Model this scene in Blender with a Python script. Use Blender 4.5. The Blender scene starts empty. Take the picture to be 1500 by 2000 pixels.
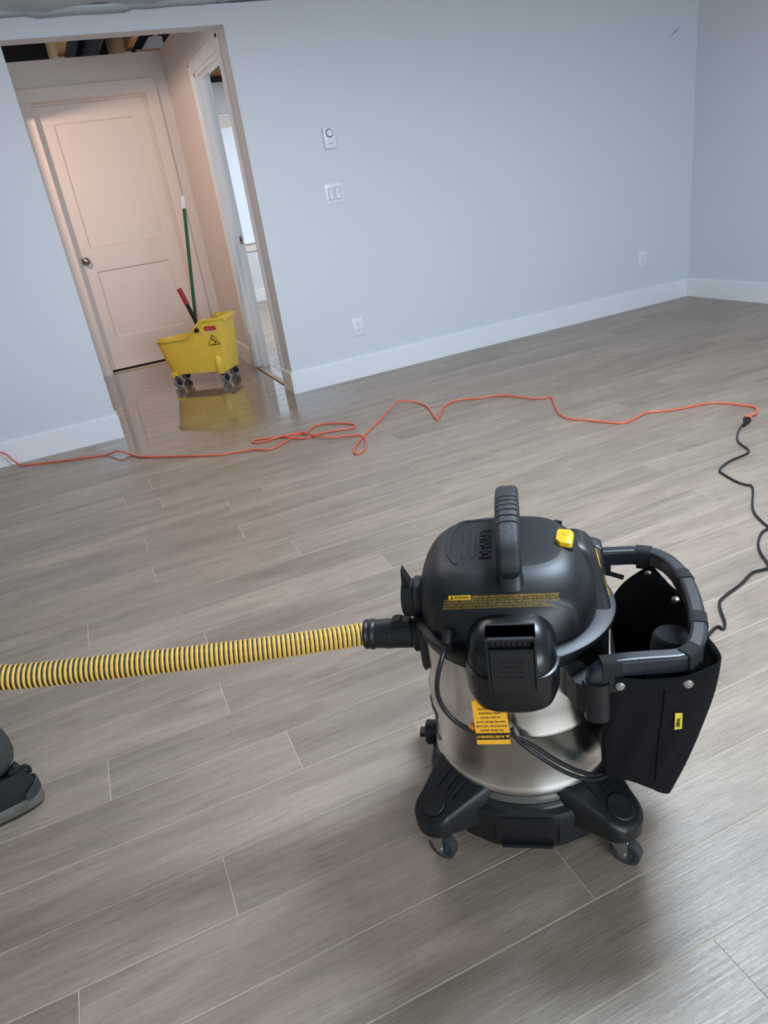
import bpy, bmesh, math, random
from mathutils import Vector, Matrix
from mathutils.bvhtree import BVHTree
PI = math.pi
random.seed(7)
sc = bpy.context.scene
COL = sc.collection

# ---------------------------------------------------------------- camera, world, lights, exposure
CAM_R = ((0.90233, -0.40796, -0.13916), (0.28902, 0.33311, 0.8975), (0.31979, 0.85006, -0.41849))
FPX = 1390.06
cam = bpy.data.objects.new('camera', bpy.data.cameras.new('camera'))
COL.objects.link(cam)
r_, u_, f_ = [Vector(v) for v in CAM_R]
cam.matrix_world = Matrix(((r_.x, u_.x, -f_.x, 0), (r_.y, u_.y, -f_.y, 0), (r_.z, u_.z, -f_.z, 1.26), (0, 0, 0, 1)))
cam.data.sensor_fit = 'VERTICAL'
cam.data.sensor_height = 36
cam.data.lens = FPX / 2000 * 36
cam.data.clip_start = 0.02
sc.camera = cam
sc.view_settings.view_transform = 'Standard'
sc.view_settings.look = 'None'
sc.view_settings.gamma = 1
sc.view_settings.use_curve_mapping = False
sc.view_settings.exposure = 0.12

world = bpy.data.worlds.new('world'); sc.world = world
world.use_nodes = True
world.node_tree.nodes['Background'].inputs[0].default_value = (0.62, 0.72, 0.85, 1)
world.node_tree.nodes['Background'].inputs[1].default_value = 1.0

def area(name, loc, size, energy, color, aim=(0, 0, -1), spread=PI):
    l = bpy.data.lights.new(name, 'AREA'); l.shape = 'RECTANGLE'
    l.size, l.size_y = size; l.energy = energy; l.color = color; l.spread = spread
    o = bpy.data.objects.new(name, l); COL.objects.link(o); o.location = loc
    o.rotation_euler = Vector(aim).to_track_quat('-Z', 'Y').to_euler()
    return o
COOL = (0.80, 0.90, 1.0)
area('ceiling_lamp_front', (1.78, 1.32, 2.27), (0.9, 0.45), 84, (0.66, 0.82, 1.0))
area('ceiling_lamp_middle', (0.6, 3.2, 2.27), (1.2, 0.25), 15, (1.0, 0.95, 1.0))
area('ceiling_lamp_right', (3.2, 2.6, 2.27), (1.2, 0.25), 9, (0.97, 0.97, 1.0))
area('rear_window_daylight', (0.8, -2.95, 1.3), (2.6, 1.5), 120, (0.76, 0.88, 1.0), (0, 1, 0))
area('hall_lamp', (-0.34, 5.50, 2.03), (0.10, 0.05), 17, (1.0, 0.72, 0.58), (1, 1.2, -0.5))
area('back_room_fill', (2.9, 7.6, 2.6), (1.6, 1.6), 95, (0.85, 0.93, 1.0))  # added fill without a fixture, brightens the room past the doorway

# ---------------------------------------------------------------- materials
def srgb(r, g, b):
    f = lambda c: ((c / 255) / 12.92) if c / 255 <= 0.04045 else (((c / 255) + 0.055) / 1.055) ** 2.4
    return (f(r), f(g), f(b), 1)

def mat(name, col, rough=0.5, metal=0.0, noise=0.0, nscale=20, bump=0.0, bscale=200, spec=0.5, coat=0.0, stretch=None):
    m = bpy.data.materials.new(name); m.use_nodes = True
    nt = m.node_tree; N = nt.nodes; L = nt.links
    b = N['Principled BSDF']
    b.inputs['Base Color'].default_value = col
    b.inputs['Roughness'].default_value = rough
    b.inputs['Metallic'].default_value = metal
    b.inputs['Specular IOR Level'].default_value = spec
    b.inputs['Coat Weight'].default_value = coat
    if noise or bump:
        tc = N.new('ShaderNodeTexCoord'); mp = N.new('ShaderNodeMapping')
        L.new(tc.outputs['Object'], mp.inputs[0])
        if stretch: mp.inputs['Scale'].default_value = stretch
    if noise:
        n = N.new('ShaderNodeTexNoise'); n.inputs['Scale'].default_value = nscale; n.inputs['Detail'].default_value = 5
        L.new(mp.outputs[0], n.inputs[0])
        mx = N.new('ShaderNodeMix'); mx.data_type = 'RGBA'
        mx.inputs[6].default_value = [c * (1 - noise) for c in col[:3]] + [1]
        mx.inputs[7].default_value = [min(1, c * (1 + noise)) for c in col[:3]] + [1]
        L.new(n.outputs[0], mx.inputs[0]); L.new(mx.outputs[2], b.inputs['Base Color'])
    if bump:
        n2 = N.new('ShaderNodeTexNoise'); n2.inputs['Scale'].default_value = bscale; n2.inputs['Detail'].default_value = 4
        L.new(mp.outputs[0], n2.inputs[0])
        bp = N.new('ShaderNodeBump'); bp.inputs['Strength'].default_value = bump; bp.inputs['Distance'].default_value = 0.002
        L.new(n2.outputs[0], bp.inputs['Height']); L.new(bp.outputs[0], b.inputs['Normal'])
    return m

def plank_material():
    m = bpy.data.materials.new('wood_look_plank'); m.use_nodes = True
    nt = m.node_tree; N = nt.nodes; L = nt.links; b = N['Principled BSDF']
    tc = N.new('ShaderNodeTexCoord'); oi = N.new('ShaderNodeObjectInfo')
    off = N.new('ShaderNodeVectorMath'); off.operation = 'MULTIPLY_ADD'
    comb = N.new('ShaderNodeCombineXYZ'); L.new(oi.outputs['Random'], comb.inputs[0]); L.new(oi.outputs['Random'], comb.inputs[1]); L.new(oi.outputs['Random'], comb.inputs[2])
    L.new(comb.outputs[0], off.inputs[0]); off.inputs[1].default_value = (37, 53, 71); L.new(tc.outputs['Object'], off.inputs[2])
    def noise(scale, sx, sy, detail=6, dist=0.0, rough=0.6):
        mp = N.new('ShaderNodeMapping'); mp.inputs['Scale'].default_value = (sx, sy, 1)
        L.new(off.outputs[0], mp.inputs[0])
        n = N.new('ShaderNodeTexNoise'); n.inputs['Scale'].default_value = scale; n.inputs['Detail'].default_value = detail
        n.inputs['Distortion'].default_value = dist; n.inputs['Roughness'].default_value = rough
        L.new(mp.outputs[0], n.inputs[0]); return n
    big = noise(1.0, 1.6, 11, 4, 0.8)           # broad figure
    grain = noise(1.0, 9, 150, 7, 0.6, 0.7)      # fine grain
    pores = noise(1.0, 22, 420, 3, 0.2, 0.6)
    ramp = N.new('ShaderNodeValToRGB')
    ramp.color_ramp.elements[0].position = 0.30; ramp.color_ramp.elements[0].color = srgb(139, 123, 108)
    ramp.color_ramp.elements[1].position = 0.72; ramp.color_ramp.elements[1].color = srgb(172, 154, 137)
    L.new(big.outputs[0], ramp.inputs[0])
    r2 = N.new('ShaderNodeValToRGB')
    r2.color_ramp.elements[0].position = 0.36; r2.color_ramp.elements[0].color = (0.74, 0.73, 0.72, 1)
    r2.color_ramp.elements[1].position = 0.60; r2.color_ramp.elements[1].color = (1.04, 1.03, 1.02, 1)
    L.new(grain.outputs[0], r2.inputs[0])
    mul = N.new('ShaderNodeMix'); mul.data_type = 'RGBA'; mul.blend_type = 'MULTIPLY'; mul.inputs[0].default_value = 0.75
    L.new(ramp.outputs[0], mul.inputs[6]); L.new(r2.outputs[0], mul.inputs[7])
    # board to board tone
    var = N.new('ShaderNodeMapRange'); var.inputs[3].default_value = 0.90; var.inputs[4].default_value = 1.08
    L.new(oi.outputs['Random'], var.inputs[0])
    mul2 = N.new('ShaderNodeVectorMath'); mul2.operation = 'SCALE'
    L.new(mul.outputs[2], mul2.inputs[0]); L.new(var.outputs[0], mul2.inputs['Scale'])
    L.new(mul2.outputs[0], b.inputs['Base Color'])
    # relief
    ad = N.new('ShaderNodeMath'); ad.operation = 'ADD'; L.new(grain.outputs[0], ad.inputs[0]); L.new(pores.outputs[0], ad.inputs[1])
    bp = N.new('ShaderNodeBump'); bp.inputs['Strength'].default_value = 0.55; bp.inputs['Distance'].default_value = 0.0011
    L.new(ad.outputs[0], bp.inputs['Height'])
    # freshly mopped wet patch in and before the hall opening
    geo = N.new('ShaderNodeNewGeometry'); sep = N.new('ShaderNodeSeparateXYZ'); L.new(geo.outputs['Position'], sep.inputs[0])
    wn = N.new('ShaderNodeTexNoise'); wn.inputs['Scale'].default_value = 2.2; wn.inputs['Detail'].default_value = 3; L.new(geo.outputs['Position'], wn.inputs[0])
    yy = N.new('ShaderNodeMath'); yy.operation = 'MULTIPLY_ADD'; L.new(wn.outputs[0], yy.inputs[0]); yy.inputs[1].default_value = 0.9; L.new(sep.outputs['Y'], yy.inputs[2])
    w1 = N.new('ShaderNodeMapRange'); w1.interpolation_type = 'SMOOTHSTEP'; w1.inputs[1].default_value = 4.42; w1.inputs[2].default_value = 5.0; L.new(yy.outputs[0], w1.inputs[0])
    xm = N.new('ShaderNodeMath'); xm.operation = 'MULTIPLY_ADD'; L.new(wn.outputs[0], xm.inputs[0]); xm.inputs[1].default_value = 0.5; L.new(sep.outputs['X'], xm.inputs[2])
    w2 = N.new('ShaderNodeMapRange'); w2.interpolation_type = 'SMOOTHSTEP'; w2.inputs[1].default_value = 1.95; w2.inputs[2].default_value = 1.5; L.new(xm.outputs[0], w2.inputs[0])
    w3 = N.new('ShaderNodeMapRange'); w3.interpolation_type = 'SMOOTHSTEP'; w3.inputs[1].default_value = 0.10; w3.inputs[2].default_value = 0.38; L.new(xm.outputs[0], w3.inputs[0])
    w12 = N.new('ShaderNodeMath'); w12.operation = 'MULTIPLY'; L.new(w2.outputs[0], w12.inputs[0]); L.new(w3.outputs[0], w12.inputs[1])
    wm = N.new('ShaderNodeMath'); wm.operation = 'MULTIPLY'; L.new(w1.outputs[0], wm.inputs[0]); L.new(w12.outputs[0], wm.inputs[1])
    rr = N.new('ShaderNodeMapRange'); rr.inputs[3].default_value = 0.31; rr.inputs[4].default_value = 0.05; L.new(wm.outputs[0], rr.inputs[0])
    L.new(rr.outputs[0], b.inputs['Roughness'])
    st = N.new('ShaderNodeMapRange'); st.inputs[3].default_value = 0.55; st.inputs[4].default_value = 0.03; L.new(wm.outputs[0], st.inputs[0])
    L.new(st.outputs[0], bp.inputs['Strength']); L.new(bp.outputs[0], b.inputs['Normal'])
    b.inputs['Specular IOR Level'].default_value = 0.5
    wd = N.new('ShaderNodeMapRange'); wd.inputs[3].default_value = 1.0; wd.inputs[4].default_value = 0.58; L.new(wm.outputs[0], b.inputs['Coat Weight']); b.inputs['Coat Roughness'].default_value = 0.04; b.inputs['Coat IOR'].default_value = 1.33; L.new(wm.outputs[0], wd.inputs[0])
    mul3 = N.new('ShaderNodeVectorMath'); mul3.operation = 'SCALE'; L.new(mul2.outputs[0], mul3.inputs[0]); L.new(wd.outputs[0], mul3.inputs['Scale']); L.new(mul3.outputs[0], b.inputs['Base Color'])
    return m

M = {}
M['plank'] = plank_material()
M['seam'] = mat('pale_joint', srgb(206, 190, 170), 0.8)
M['wall'] = mat('white_wall_paint', srgb(214, 218, 224), 0.62, bump=0.05, bscale=350)
M['hallwall'] = mat('hall_wall_paint', srgb(222, 214, 208), 0.6, bump=0.05, bscale=350)
M['trim'] = mat('white_semigloss_trim', srgb(232, 235, 238), 0.32)
M['door'] = mat('door_paint', srgb(224, 212, 204), 0.4)
M['ceil'] = mat('grey_plastic_sheeting', srgb(176, 184, 187), 0.4, noise=0.25, nscale=3, bump=0.6, bscale=5)
M['plate'] = mat('white_plastic_plate', srgb(228, 231, 235), 0.28)
M['slot'] = mat('dark_slot', srgb(60, 62, 66), 0.6)
M['dark'] = mat('dark_void', srgb(30, 27, 25), 0.9)  # near-black colour stands in for the shade in gaps and open cavities
M['wood'] = mat('raw_lumber', srgb(196, 156, 112), 0.75, noise=0.12, nscale=8, stretch=(1, 12, 1))
M['foil'] = mat('duct_film', srgb(70, 66, 68), 0.25, noise=0.3, nscale=30)
M['nickel'] = mat('brushed_nickel', srgb(150, 138, 126), 0.25, 1.0)
M['black'] = mat('black_textured_plastic', srgb(20, 21, 24), 0.42, bump=0.12, bscale=900)
M['blacks'] = mat('black_satin_plastic', srgb(20, 21, 24), 0.30)
M['grip'] = mat('pebbled_handle_plastic', srgb(28, 30, 34), 0.38, bump=0.5, bscale=700)
M['blackm'] = mat('black_matte_plastic', srgb(15, 15, 17), 0.55)
M['frame'] = mat('grey_black_tube_plastic', srgb(34, 37, 43), 0.33, bump=0.1, bscale=600)
M['steel'] = mat('brushed_stainless_steel', (0.72, 0.70, 0.67, 1), 0.20, 1.0, bump=0.10, bscale=60, stretch=(1, 1, 25))
M['yellow'] = mat('yellow_button_plastic', srgb(238, 188, 28), 0.35)
M['hosey'] = mat('yellow_hose_rib', srgb(236, 188, 86), 0.45)
M['hoseb'] = mat('black_hose_groove', srgb(34, 27, 16), 0.55)
M['ytext'] = mat('yellow_print', srgb(190, 150, 50), 0.5)
M['ylabel'] = mat('yellow_label_print', srgb(236, 184, 30), 0.45)
M['tag'] = mat('amber_paper_tag', srgb(240, 172, 40), 0.5)
M['ink'] = mat('black_ink', srgb(26, 22, 16), 0.5)
M['fabric'] = mat('black_bag_fabric', srgb(13, 13, 15), 0.9, noise=0.15, nscale=8, bump=0.35, bscale=900, spec=0.25)
M['webbing'] = mat('black_webbing', srgb(26, 27, 27), 0.85, bump=0.8, bscale=500)
M['rivet'] = mat('steel_rivet', srgb(190, 188, 182), 0.28, 1.0)
M['foam'] = mat('grey_foam', srgb(38, 39, 43), 0.95, noise=0.45, nscale=220, bump=0.9, bscale=260)
M['cord'] = mat('black_cord_jacket', srgb(27, 28, 30), 0.3)
M['orange'] = mat('orange_cord_jacket', srgb(218, 104, 76), 0.4)
M['chrome'] = mat('zinc_plated_fork', srgb(200, 200, 202), 0.2, 1.0)
M['rubber'] = mat('grey_rubber_tyre', srgb(54, 56, 59), 0.5)
M['rubberl'] = mat('light_grey_tyre', srgb(120, 124, 124), 0.5)
M['bucket'] = mat('yellow_bucket_plastic', srgb(230, 196, 74), 0.45, noise=0.06, nscale=9)
M['red'] = mat('red_grip_plastic', srgb(150, 40, 52), 0.4)
M['redlabel'] = mat('red_label', srgb(176, 40, 52), 0.4)
M['green'] = mat('green_pole_paint', srgb(30, 84, 54), 0.35)
M['white'] = mat('white_plastic', srgb(226, 226, 224), 0.4)
M['trouser'] = mat('grey_work_trousers', srgb(54, 52, 49), 0.95, noise=0.25, nscale=40, bump=0.5, bscale=300)
M['shoe'] = mat('black_suede_shoe', srgb(20, 20, 22), 0.8, noise=0.3, nscale=40)
M['shoeg'] = mat('grey_shoe_panel', srgb(44, 46, 50), 0.75, noise=0.2, nscale=60)
M['sole'] = mat('grey_rubber_sole', srgb(92, 88, 82), 0.65)
M['solef'] = mat('brown_outsole', srgb(50, 40, 30), 0.7)
M['shirt'] = mat('dark_work_shirt', srgb(52, 56, 64), 0.9, noise=0.1, nscale=20)
M['skin'] = mat('skin', srgb(186, 140, 115), 0.5)
M['hair'] = mat('hair', srgb(40, 30, 24), 0.7)
M['eyew'] = mat('eye_white', srgb(225, 222, 218), 0.3)
M['tan'] = mat('tan_threshold_strip', srgb(150, 128, 108), 0.5)
def glow(name, col, s):
    m = bpy.data.materials.new(name); m.use_nodes = True; b = m.node_tree.nodes['Principled BSDF']
    b.inputs['Base Color'].default_value = col; b.inputs['Emission Color'].default_value = col; b.inputs['Emission Strength'].default_value = s
    return m
M['daypane'] = glow('daylit_pane', srgb(213, 224, 236), 0.16)

# ---------------------------------------------------------------- helpers
def new_obj(name, me, m=None, parent=None, smooth=True, loc=None):
    if m is not None and not me.materials: me.materials.append(m)
    o = bpy.data.objects.new(name, me); COL.objects.link(o)
    if parent is not None: o.parent = parent
    if loc is not None: o.location = loc
    if smooth:
        for p in me.polygons: p.use_smooth = True
    return o

def flat_sharp(me, ang=0.6):
    try:
        me.set_sharp_from_angle(angle=ang)
    except Exception: pass

def obj(name, bm, m, parent=None, smooth=True, loc=None, ang=0.6):
    bmesh.ops.recalc_face_normals(bm, faces=bm.faces[:])
    me = bpy.data.meshes.new(name); bm.to_mesh(me); bm.free()
    o = new_obj(name, me, m, parent, smooth, loc)
    if smooth: flat_sharp(me, ang)
    return o

def tag(o, label, cat, group=None):
    o['label'] = label; o['category'] = cat
    if group: o['group'] = group
    return o

def thing(name, label, cat, loc=(0, 0, 0), rz=0, group=None):
    o = bpy.data.objects.new(name, None); COL.objects.link(o); o.empty_display_size = 0.05
    o.location = loc; o.rotation_euler = (0, 0, rz)
    return tag(o, label, cat, group)

def struct(o): o['kind'] = 'structure'; return o

def box(bm, x0, x1, y0, y1, z0, z1, bevel=0.0, seg=2, mtx=None):
    vs = [bm.verts.new((x, y, z)) for x in (x0, x1) for y in (y0, y1) for z in (z0, z1)]
    fs = [(0, 1, 3, 2), (4, 6, 7, 5), (0, 4, 5, 1), (2, 3, 7, 6), (0, 2, 6, 4), (1, 5, 7, 3)]
    faces = [bm.faces.new([vs[i] for i in f]) for f in fs]
    if bevel:
        es = list({e for f in faces for e in f.edges})
        r = bmesh.ops.bevel(bm, geom=es, offset=bevel, segments=seg, affect='EDGES', profile=0.5)
        vs = list({v for f in bm.faces if f.is_valid for v in f.verts if v in set(r['verts'])} | {v for v in vs if v.is_valid})
    if mtx is not None: bmesh.ops.transform(bm, matrix=mtx, verts=vs)
    return vs

def B(*a, **k):
    bm = bmesh.new(); box(bm, *a, **k); return bm

def cyl(bm, p0, p1, r0, r1=None, seg=24, caps=True):
    p0, p1 = Vector(p0), Vector(p1); r1 = r0 if r1 is None else r1
    d = (p1 - p0).normalized(); a = d.orthogonal().normalized(); b = d.cross(a)
    A = [bm.verts.new(p0 + (a * math.cos(t) + b * math.sin(t)) * r0) for t in [2 * PI * i / seg for i in range(seg)]]
    Z = [bm.verts.new(p1 + (a * math.cos(t) + b * math.sin(t)) * r1) for t in [2 * PI * i / seg for i in range(seg)]]
    for i in range(seg): bm.faces.new((A[i], A[(i + 1) % seg], Z[(i + 1) % seg], Z[i]))
    if caps: bm.faces.new(A[::-1]); bm.faces.new(Z)

def loft(bm, rings, close=True, cap0=True, cap1=True):
    V = [[bm.verts.new(p) for p in r] for r in rings]
    n = len(V[0])
    for a, b in zip(V, V[1:]):
        for i in range(n if close else n - 1):
            bm.faces.new((a[i], a[(i + 1) % n], b[(i + 1) % n], b[i]))
    if cap0: bm.faces.new(V[0][::-1])
    if cap1: bm.faces.new(V[-1])
    return V

def lathe(bm, prof, seg=64, axis_o=(0, 0, 0), axis='Z'):
    rings = []
    for r, z in prof:
        ring = []
        for i in range(seg):
            t = 2 * PI * i / seg; x, y = r * math.cos(t), r * math.sin(t)
            if axis == 'Z': p = (x, y, z)
            elif axis == 'X': p = (z, x, y)
            else: p = (x, z, y)
            ring.append(Vector(p) + Vector(axis_o))
        rings.append(ring)
    return loft(bm, rings, cap0=prof[0][0] > 1e-4, cap1=prof[-1][0] > 1e-4)

def catmull(pts, sub=8, closed=False):
    P = [Vector(p) for p in pts]; out = []; n = len(P)
    for i in range(n - 1):
        p0 = P[i - 1] if i else P[0] * 2 - P[1]
        p1, p2 = P[i], P[i + 1]
        p3 = P[i + 2] if i + 2 < n else P[-1] * 2 - P[-2]
        for k in range(sub):
            t = k / sub
            out.append(0.5 * ((2 * p1) + (-p0 + p2) * t + (2 * p0 - 5 * p1 + 4 * p2 - p3) * t * t + (-p0 + 3 * p1 - 3 * p2 + p3) * t ** 3))
    out.append(P[-1]); return out

def sweep(bm, path, prof, up=None, scales=None, caps=True):
    """sweep closed profile [(a,b)] along path; parallel transport, or fixed up vector"""
    rings = []; n = len(path); prev = None
    for i, p in enumerate(path):
        t = (path[min(i + 1, n - 1)] - path[max(i - 1, 0)]).normalized()
        if up is not None:
            s = t.cross(Vector(up)).normalized(); w = s.cross(t).normalized()
        else:
            if prev is None: s = t.orthogonal().normalized()
            else: s = (prev - t * prev.dot(t)).normalized()
            prev = s; w = t.cross(s)
        k = scales[i] if scales else 1
        rings.append([p + s * a * k + w * b * k for a, b in prof])
    loft(bm, rings, cap0=caps, cap1=caps)

def circ(r, n=12): return [(r * math.cos(2 * PI * i / n), r * math.sin(2 * PI * i / n)) for i in range(n)]

def rrect(w, h, r, n=4):
    out = []
    for cx_, cy_, a0 in ((w / 2 - r, h / 2 - r, 0), (-w / 2 + r, h / 2 - r, PI / 2), (-w / 2 + r, -h / 2 + r, PI), (w / 2 - r, -h / 2 + r, 1.5 * PI)):
        for i in range(n + 1):
            t = a0 + PI / 2 * i / n; out.append((cx_ + r * math.cos(t), cy_ + r * math.sin(t)))
    return out

def sell(cx_, cy_, a, b, n, z, seg=72):
    out = []
    for i in range(seg):
        t = 2 * PI * i / seg; c, s = math.cos(t), math.sin(t)
        out.append(Vector((cx_ + a * math.copysign(abs(c) ** (2 / n), c), cy_ + b * math.copysign(abs(s) ** (2 / n), s), z)))
    return out

def prism(bm, pts, d0, d1, axis='Z'):
    def P(p, d):
        if axis == 'Z': return (p[0], p[1], d)
        if axis == 'Y': return (p[0], d, p[1])
        return (d, p[0], p[1])
    A = [bm.verts.new(P(p, d0)) for p in pts]; Z = [bm.verts.new(P(p, d1)) for p in pts]
    n = len(pts)
    for i in range(n): bm.faces.new((A[i], A[(i + 1) % n], Z[(i + 1) % n], Z[i]))
    bm.faces.new(A[::-1]); bm.faces.new(Z)
    return A + Z

def text_mesh(s, size, extrude=0.0, bold=0.0, align='CENTER', shear=0.0, spacing=1.0, line=1.0):
    cu = bpy.data.curves.new('lettering', 'FONT'); cu.body = s; cu.size = size; cu.extrude = extrude; cu.offset = bold
    cu.align_x = align; cu.align_y = 'CENTER'; cu.shear = shear; cu.space_character = spacing; cu.space_line = line
    cu.resolution_u = 2
    o = bpy.data.objects.new('lettering', cu); COL.objects.link(o)
    dg = bpy.context.evaluated_depsgraph_get()
    me = bpy.data.meshes.new_from_object(o.evaluated_get(dg))
    bpy.data.objects.remove(o)
    return me

def text_obj(name, s, size, m, parent, mtx, **k):
    me = text_mesh(s, size, **k); me.transform(mtx)
    return new_obj(name, me, m, parent, smooth=False)

def basis(o, x, y):
    x = Vector(x).normalized(); y = Vector(y); y = (y - x * x.dot(y)).normalized(); z = x.cross(y); o = Vector(o)
    return Matrix(((x.x, y.x, z.x, o.x), (x.y, y.y, z.y, o.y), (x.z, y.z, z.z, o.z), (0, 0, 0, 1)))

def bvh_of(o):
    me = o.data
    return BVHTree.FromPolygons([v.co[:] for v in me.vertices], [p.vertices[:] for p in me.polygons])

def project_mesh(me, bvh, direction, off=0.0006, subdivide=0):
    if subdivide:
        bm = bmesh.new(); bm.from_mesh(me)
        bmesh.ops.subdivide_edges(bm, edges=bm.edges[:], cuts=subdivide, use_grid_fill=True); bm.to_mesh(me); bm.free()
    d = Vector(direction).normalized()
    for v in me.vertices:
        h = bvh.ray_cast(v.co - d * 0.3, d)
        if h[0] is not None: v.co = h[0] - d * off

# ---------------------------------------------------------------- structure: floor and planks
YW = 4.785
bmf = B(-3.2, 5.0, -3.2, YW + 0.13, -0.03, -0.0012); box(bmf, -3.2, 1.41, YW + 0.13, 7.4, -0.03, -0.0012)
floor = struct(obj('floor', bmf, M['seam'], smooth=False))
SK = -0.01977; PW = 0.15328; PY0 = 1.35167; PL = 1.262
offs = {5: .684, 3: .559, 1: -.06, -1: .171, -2: -.276, -3: .053, -5: .061, -6: .754, -7: .96, -8: .5, -9: 1.22, -10: .344, -11: -.041,
        -12: .359, -13: .544, -14: .077, -15: -.086, -16: .06, -17: .253, -19: -.028, -20: -.236, -4: .71, 0: .472, 2: .9, 4: 1.15}
def plank_mesh(length):
    bm = B(0, length, 0, PW - 0.0026, -0.008, 0.0, bevel=0.0006, seg=1)
    me = bpy.data.meshes.new('plank'); bm.to_mesh(me); bm.free(); me.materials.append(M['plank']); return me
pm = plank_mesh(PL - 0.0022)
ca, sa = math.cos(SK), math.sin(SK)
def place_plank(u, v, me):
    o = bpy.data.objects.new('plank', me); COL.objects.link(o); o.parent = floor
    o.location = (ca * u - sa * v, sa * u + ca * v, 0); o.rotation_euler = (0, 0, SK)
nplank = 0
for k in range(-38, 9):
    v = PY0 - (k + 1) * PW
    o0 = offs.get(k, (k * 0.47) % PL)
    if v > YW - 0.03:   # hall and the room beyond it
        lo, hi = (0.0, 1.5)
        if v > 6.95: continue
    else: lo, hi = -1.35 - (0.8 if v < 2.6 else 0), 4.86
    if v < 0.1: lo, hi = -0.9, 2.2
    u = o0 + math.floor((lo - o0) / PL) * PL
    while u < hi:
        a, b_ = max(u, lo - 0.2 if v > YW - 0.03 else u), u + PL
        if v > YW - 0.03:
            a = max(u, -0.10 + sa * v); b_ = min(u + PL, 1.409 + sa * v)
            if b_ - a > 0.02: place_plank(a, v, plank_mesh(b_ - a - 0.0022)); nplank += 1
        else:
            e = min(b_, 4.870 + sa * v)
            if e - u > 0.03: place_plank(u, v, pm if b_ <= e else plank_mesh(e - u)); nplank += 1
        u += PL

# back wall with the hall opening
OL, OR, OT, WT = 0.085, 1.283, 2.191, 2.292
T = 0.13
bm = bmesh.new()
box(bm, -3.2, OL, YW, YW + T, 0, WT); box(bm, OR, 4.875, YW, YW + T, 0, WT); box(bm, OL, OR, YW, YW + T, OT, WT)
struct(obj('wall_back', bm, M['wall'], smooth=False))
struct(obj('wall_right', B(4.875, 5.0, -3.2, YW + T, 0, 2.6), M['wall'], smooth=False))
struct(obj('wall_left', B(-3.3, -3.2, -3.2, YW + T, 0, 2.6), M['wall'], smooth=False))
bm = bmesh.new()
box(bm, -3.2, 5, -3.3, -3.2, 0, 0.5); box(bm, -3.2, 5, -3.3, -3.2, 2.05, 2.6); box(bm, -3.2, -0.6, -3.3, -3.2, 0.5, 2.05); box(bm, 2.2, 5, -3.3, -3.2, 0.5, 2.05)
struct(obj('wall_front', bm, M['wall'], smooth=False))
# baseboards (with a small eased top edge)
def baseboard(name, pts, h=0.148, d=0.014):
    prof = [(0, 0), (d, 0), (d, h - 0.004), (d - 0.005, h), (0, h)]
    bm = bmesh.new()
    for (a, b_, n) in pts:
        a, b_, n = Vector(a), Vector(b_), Vector(n)
        loft(bm, [[p + n * q[0] + Vector((0, 0, q[1])) for q in prof] for p in (a, b_)])
    return struct(obj(name, bm, M['trim'], smooth=False))
baseboard('baseboard_back', [((-3.2, YW, 0), (OL - 0.0, YW, 0), (0, -1, 0)), ((OR + 0.001, YW, 0), (4.86, YW, 0), (0, -1, 0)),
                             ((OR, YW - 0.014, 0), (OR, YW + T + 0.10, 0), (-1, 0, 0)), ((OL, YW + T, 0), (OL, YW - 0.014, 0), (1, 0, 0))])
baseboard('baseboard_right', [((4.875, YW - 0.014, 0), (4.875, -3.2, 0), (-1, 0, 0))])
# ceiling of the main room: sagging grey plastic sheeting
bm = bmesh.new()
nx, ny = 60, 40
g = [[bm.verts.new((-3.2 + 8.2 * i / nx, -3.2 + (YW + T + 3.2) * j / ny, 2.305 + 0.012 * math.sin(i * 1.7 + j * 0.6) + 0.008 * math.sin(j * 2.3 + i * 0.4))) for i in range(nx + 1)] for j in range(ny + 1)]
for j in range(ny):
    for i in range(nx): bm.faces.new((g[j][i], g[j][i + 1], g[j + 1][i + 1], g[j + 1][i]))
struct(obj('ceiling', bm, M['ceil']))
# plastic edge lapping down over the wall top
bm = bmesh.new()
top = []; bot = []
for i in range(80):
    x = -1.6 + i * 0.05
    d = 2.276 - 0.002 * math.sin(x * 9) - 0.0015 * math.sin(x * 23) + (0.014 if x > 0.8 else 0)
    if x < 0.26: d += 0.012
    if x > 1.3: d = 2.304
    y = YW - 0.008 - 0.002 * math.sin(x * 11)
    top.append(Vector((x, YW - 0.05, 2.312))); bot.append(Vector((x, y, d)))
loft(bm, [top, bot], close=False, cap0=False, cap1=False)
o = struct(obj('trim_1', bm, M['ceil'])); o.modifiers.new('thick', 'SOLIDIFY').thickness = 0.002

# ---------------------------------------------------------------- hall beyond the opening
HX0, HX1, HY, HZ = -0.02, 1.300, 6.99, 2.475
DW0, DW1, DT = 5.075, 5.895, 2.125           # doorway in the right hand hall wall
TJ = 0.095
bm = bmesh.new()
box(bm, HX1, HX1 + TJ, YW + T, DW0, 0, HZ); box(bm, HX1, HX1 + TJ, DW1, HY + 0.25, 0, HZ); box(bm, HX1, HX1 + TJ, DW0, DW1, DT, HZ)
struct(obj('wall_hall_right', bm, M['hallwall'], smooth=False))
bm = bmesh.new()
box(bm, HX0 - 0.1, HX0, YW + T, 5.10, 0, HZ); box(bm, HX0 - 0.1, HX0, 6.45, HY + 0.25, 0, HZ); box(bm, HX0 - 0.1, HX0, 5.10, 6.45, 2.06, HZ)
struct(obj('wall_hall_left', bm, M['hallwall'], smooth=False))
bm = bmesh.new()     # unseen side room round the warm lamp, added to keep world light out
box(bm, -1.9, -1.8, YW + T, 7.3, 0, HZ); box(bm, -1.8, HX0 - 0.1, 7.2, 7.3, 0, HZ)
struct(obj('wall_side_room', bm, M['hallwall'], smooth=False))
struct(obj('ceiling_side_room', B(-1.9, HX0 - 0.1, YW + T, 7.3, HZ, HZ + 0.03), M['hallwall'], smooth=False))
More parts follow.
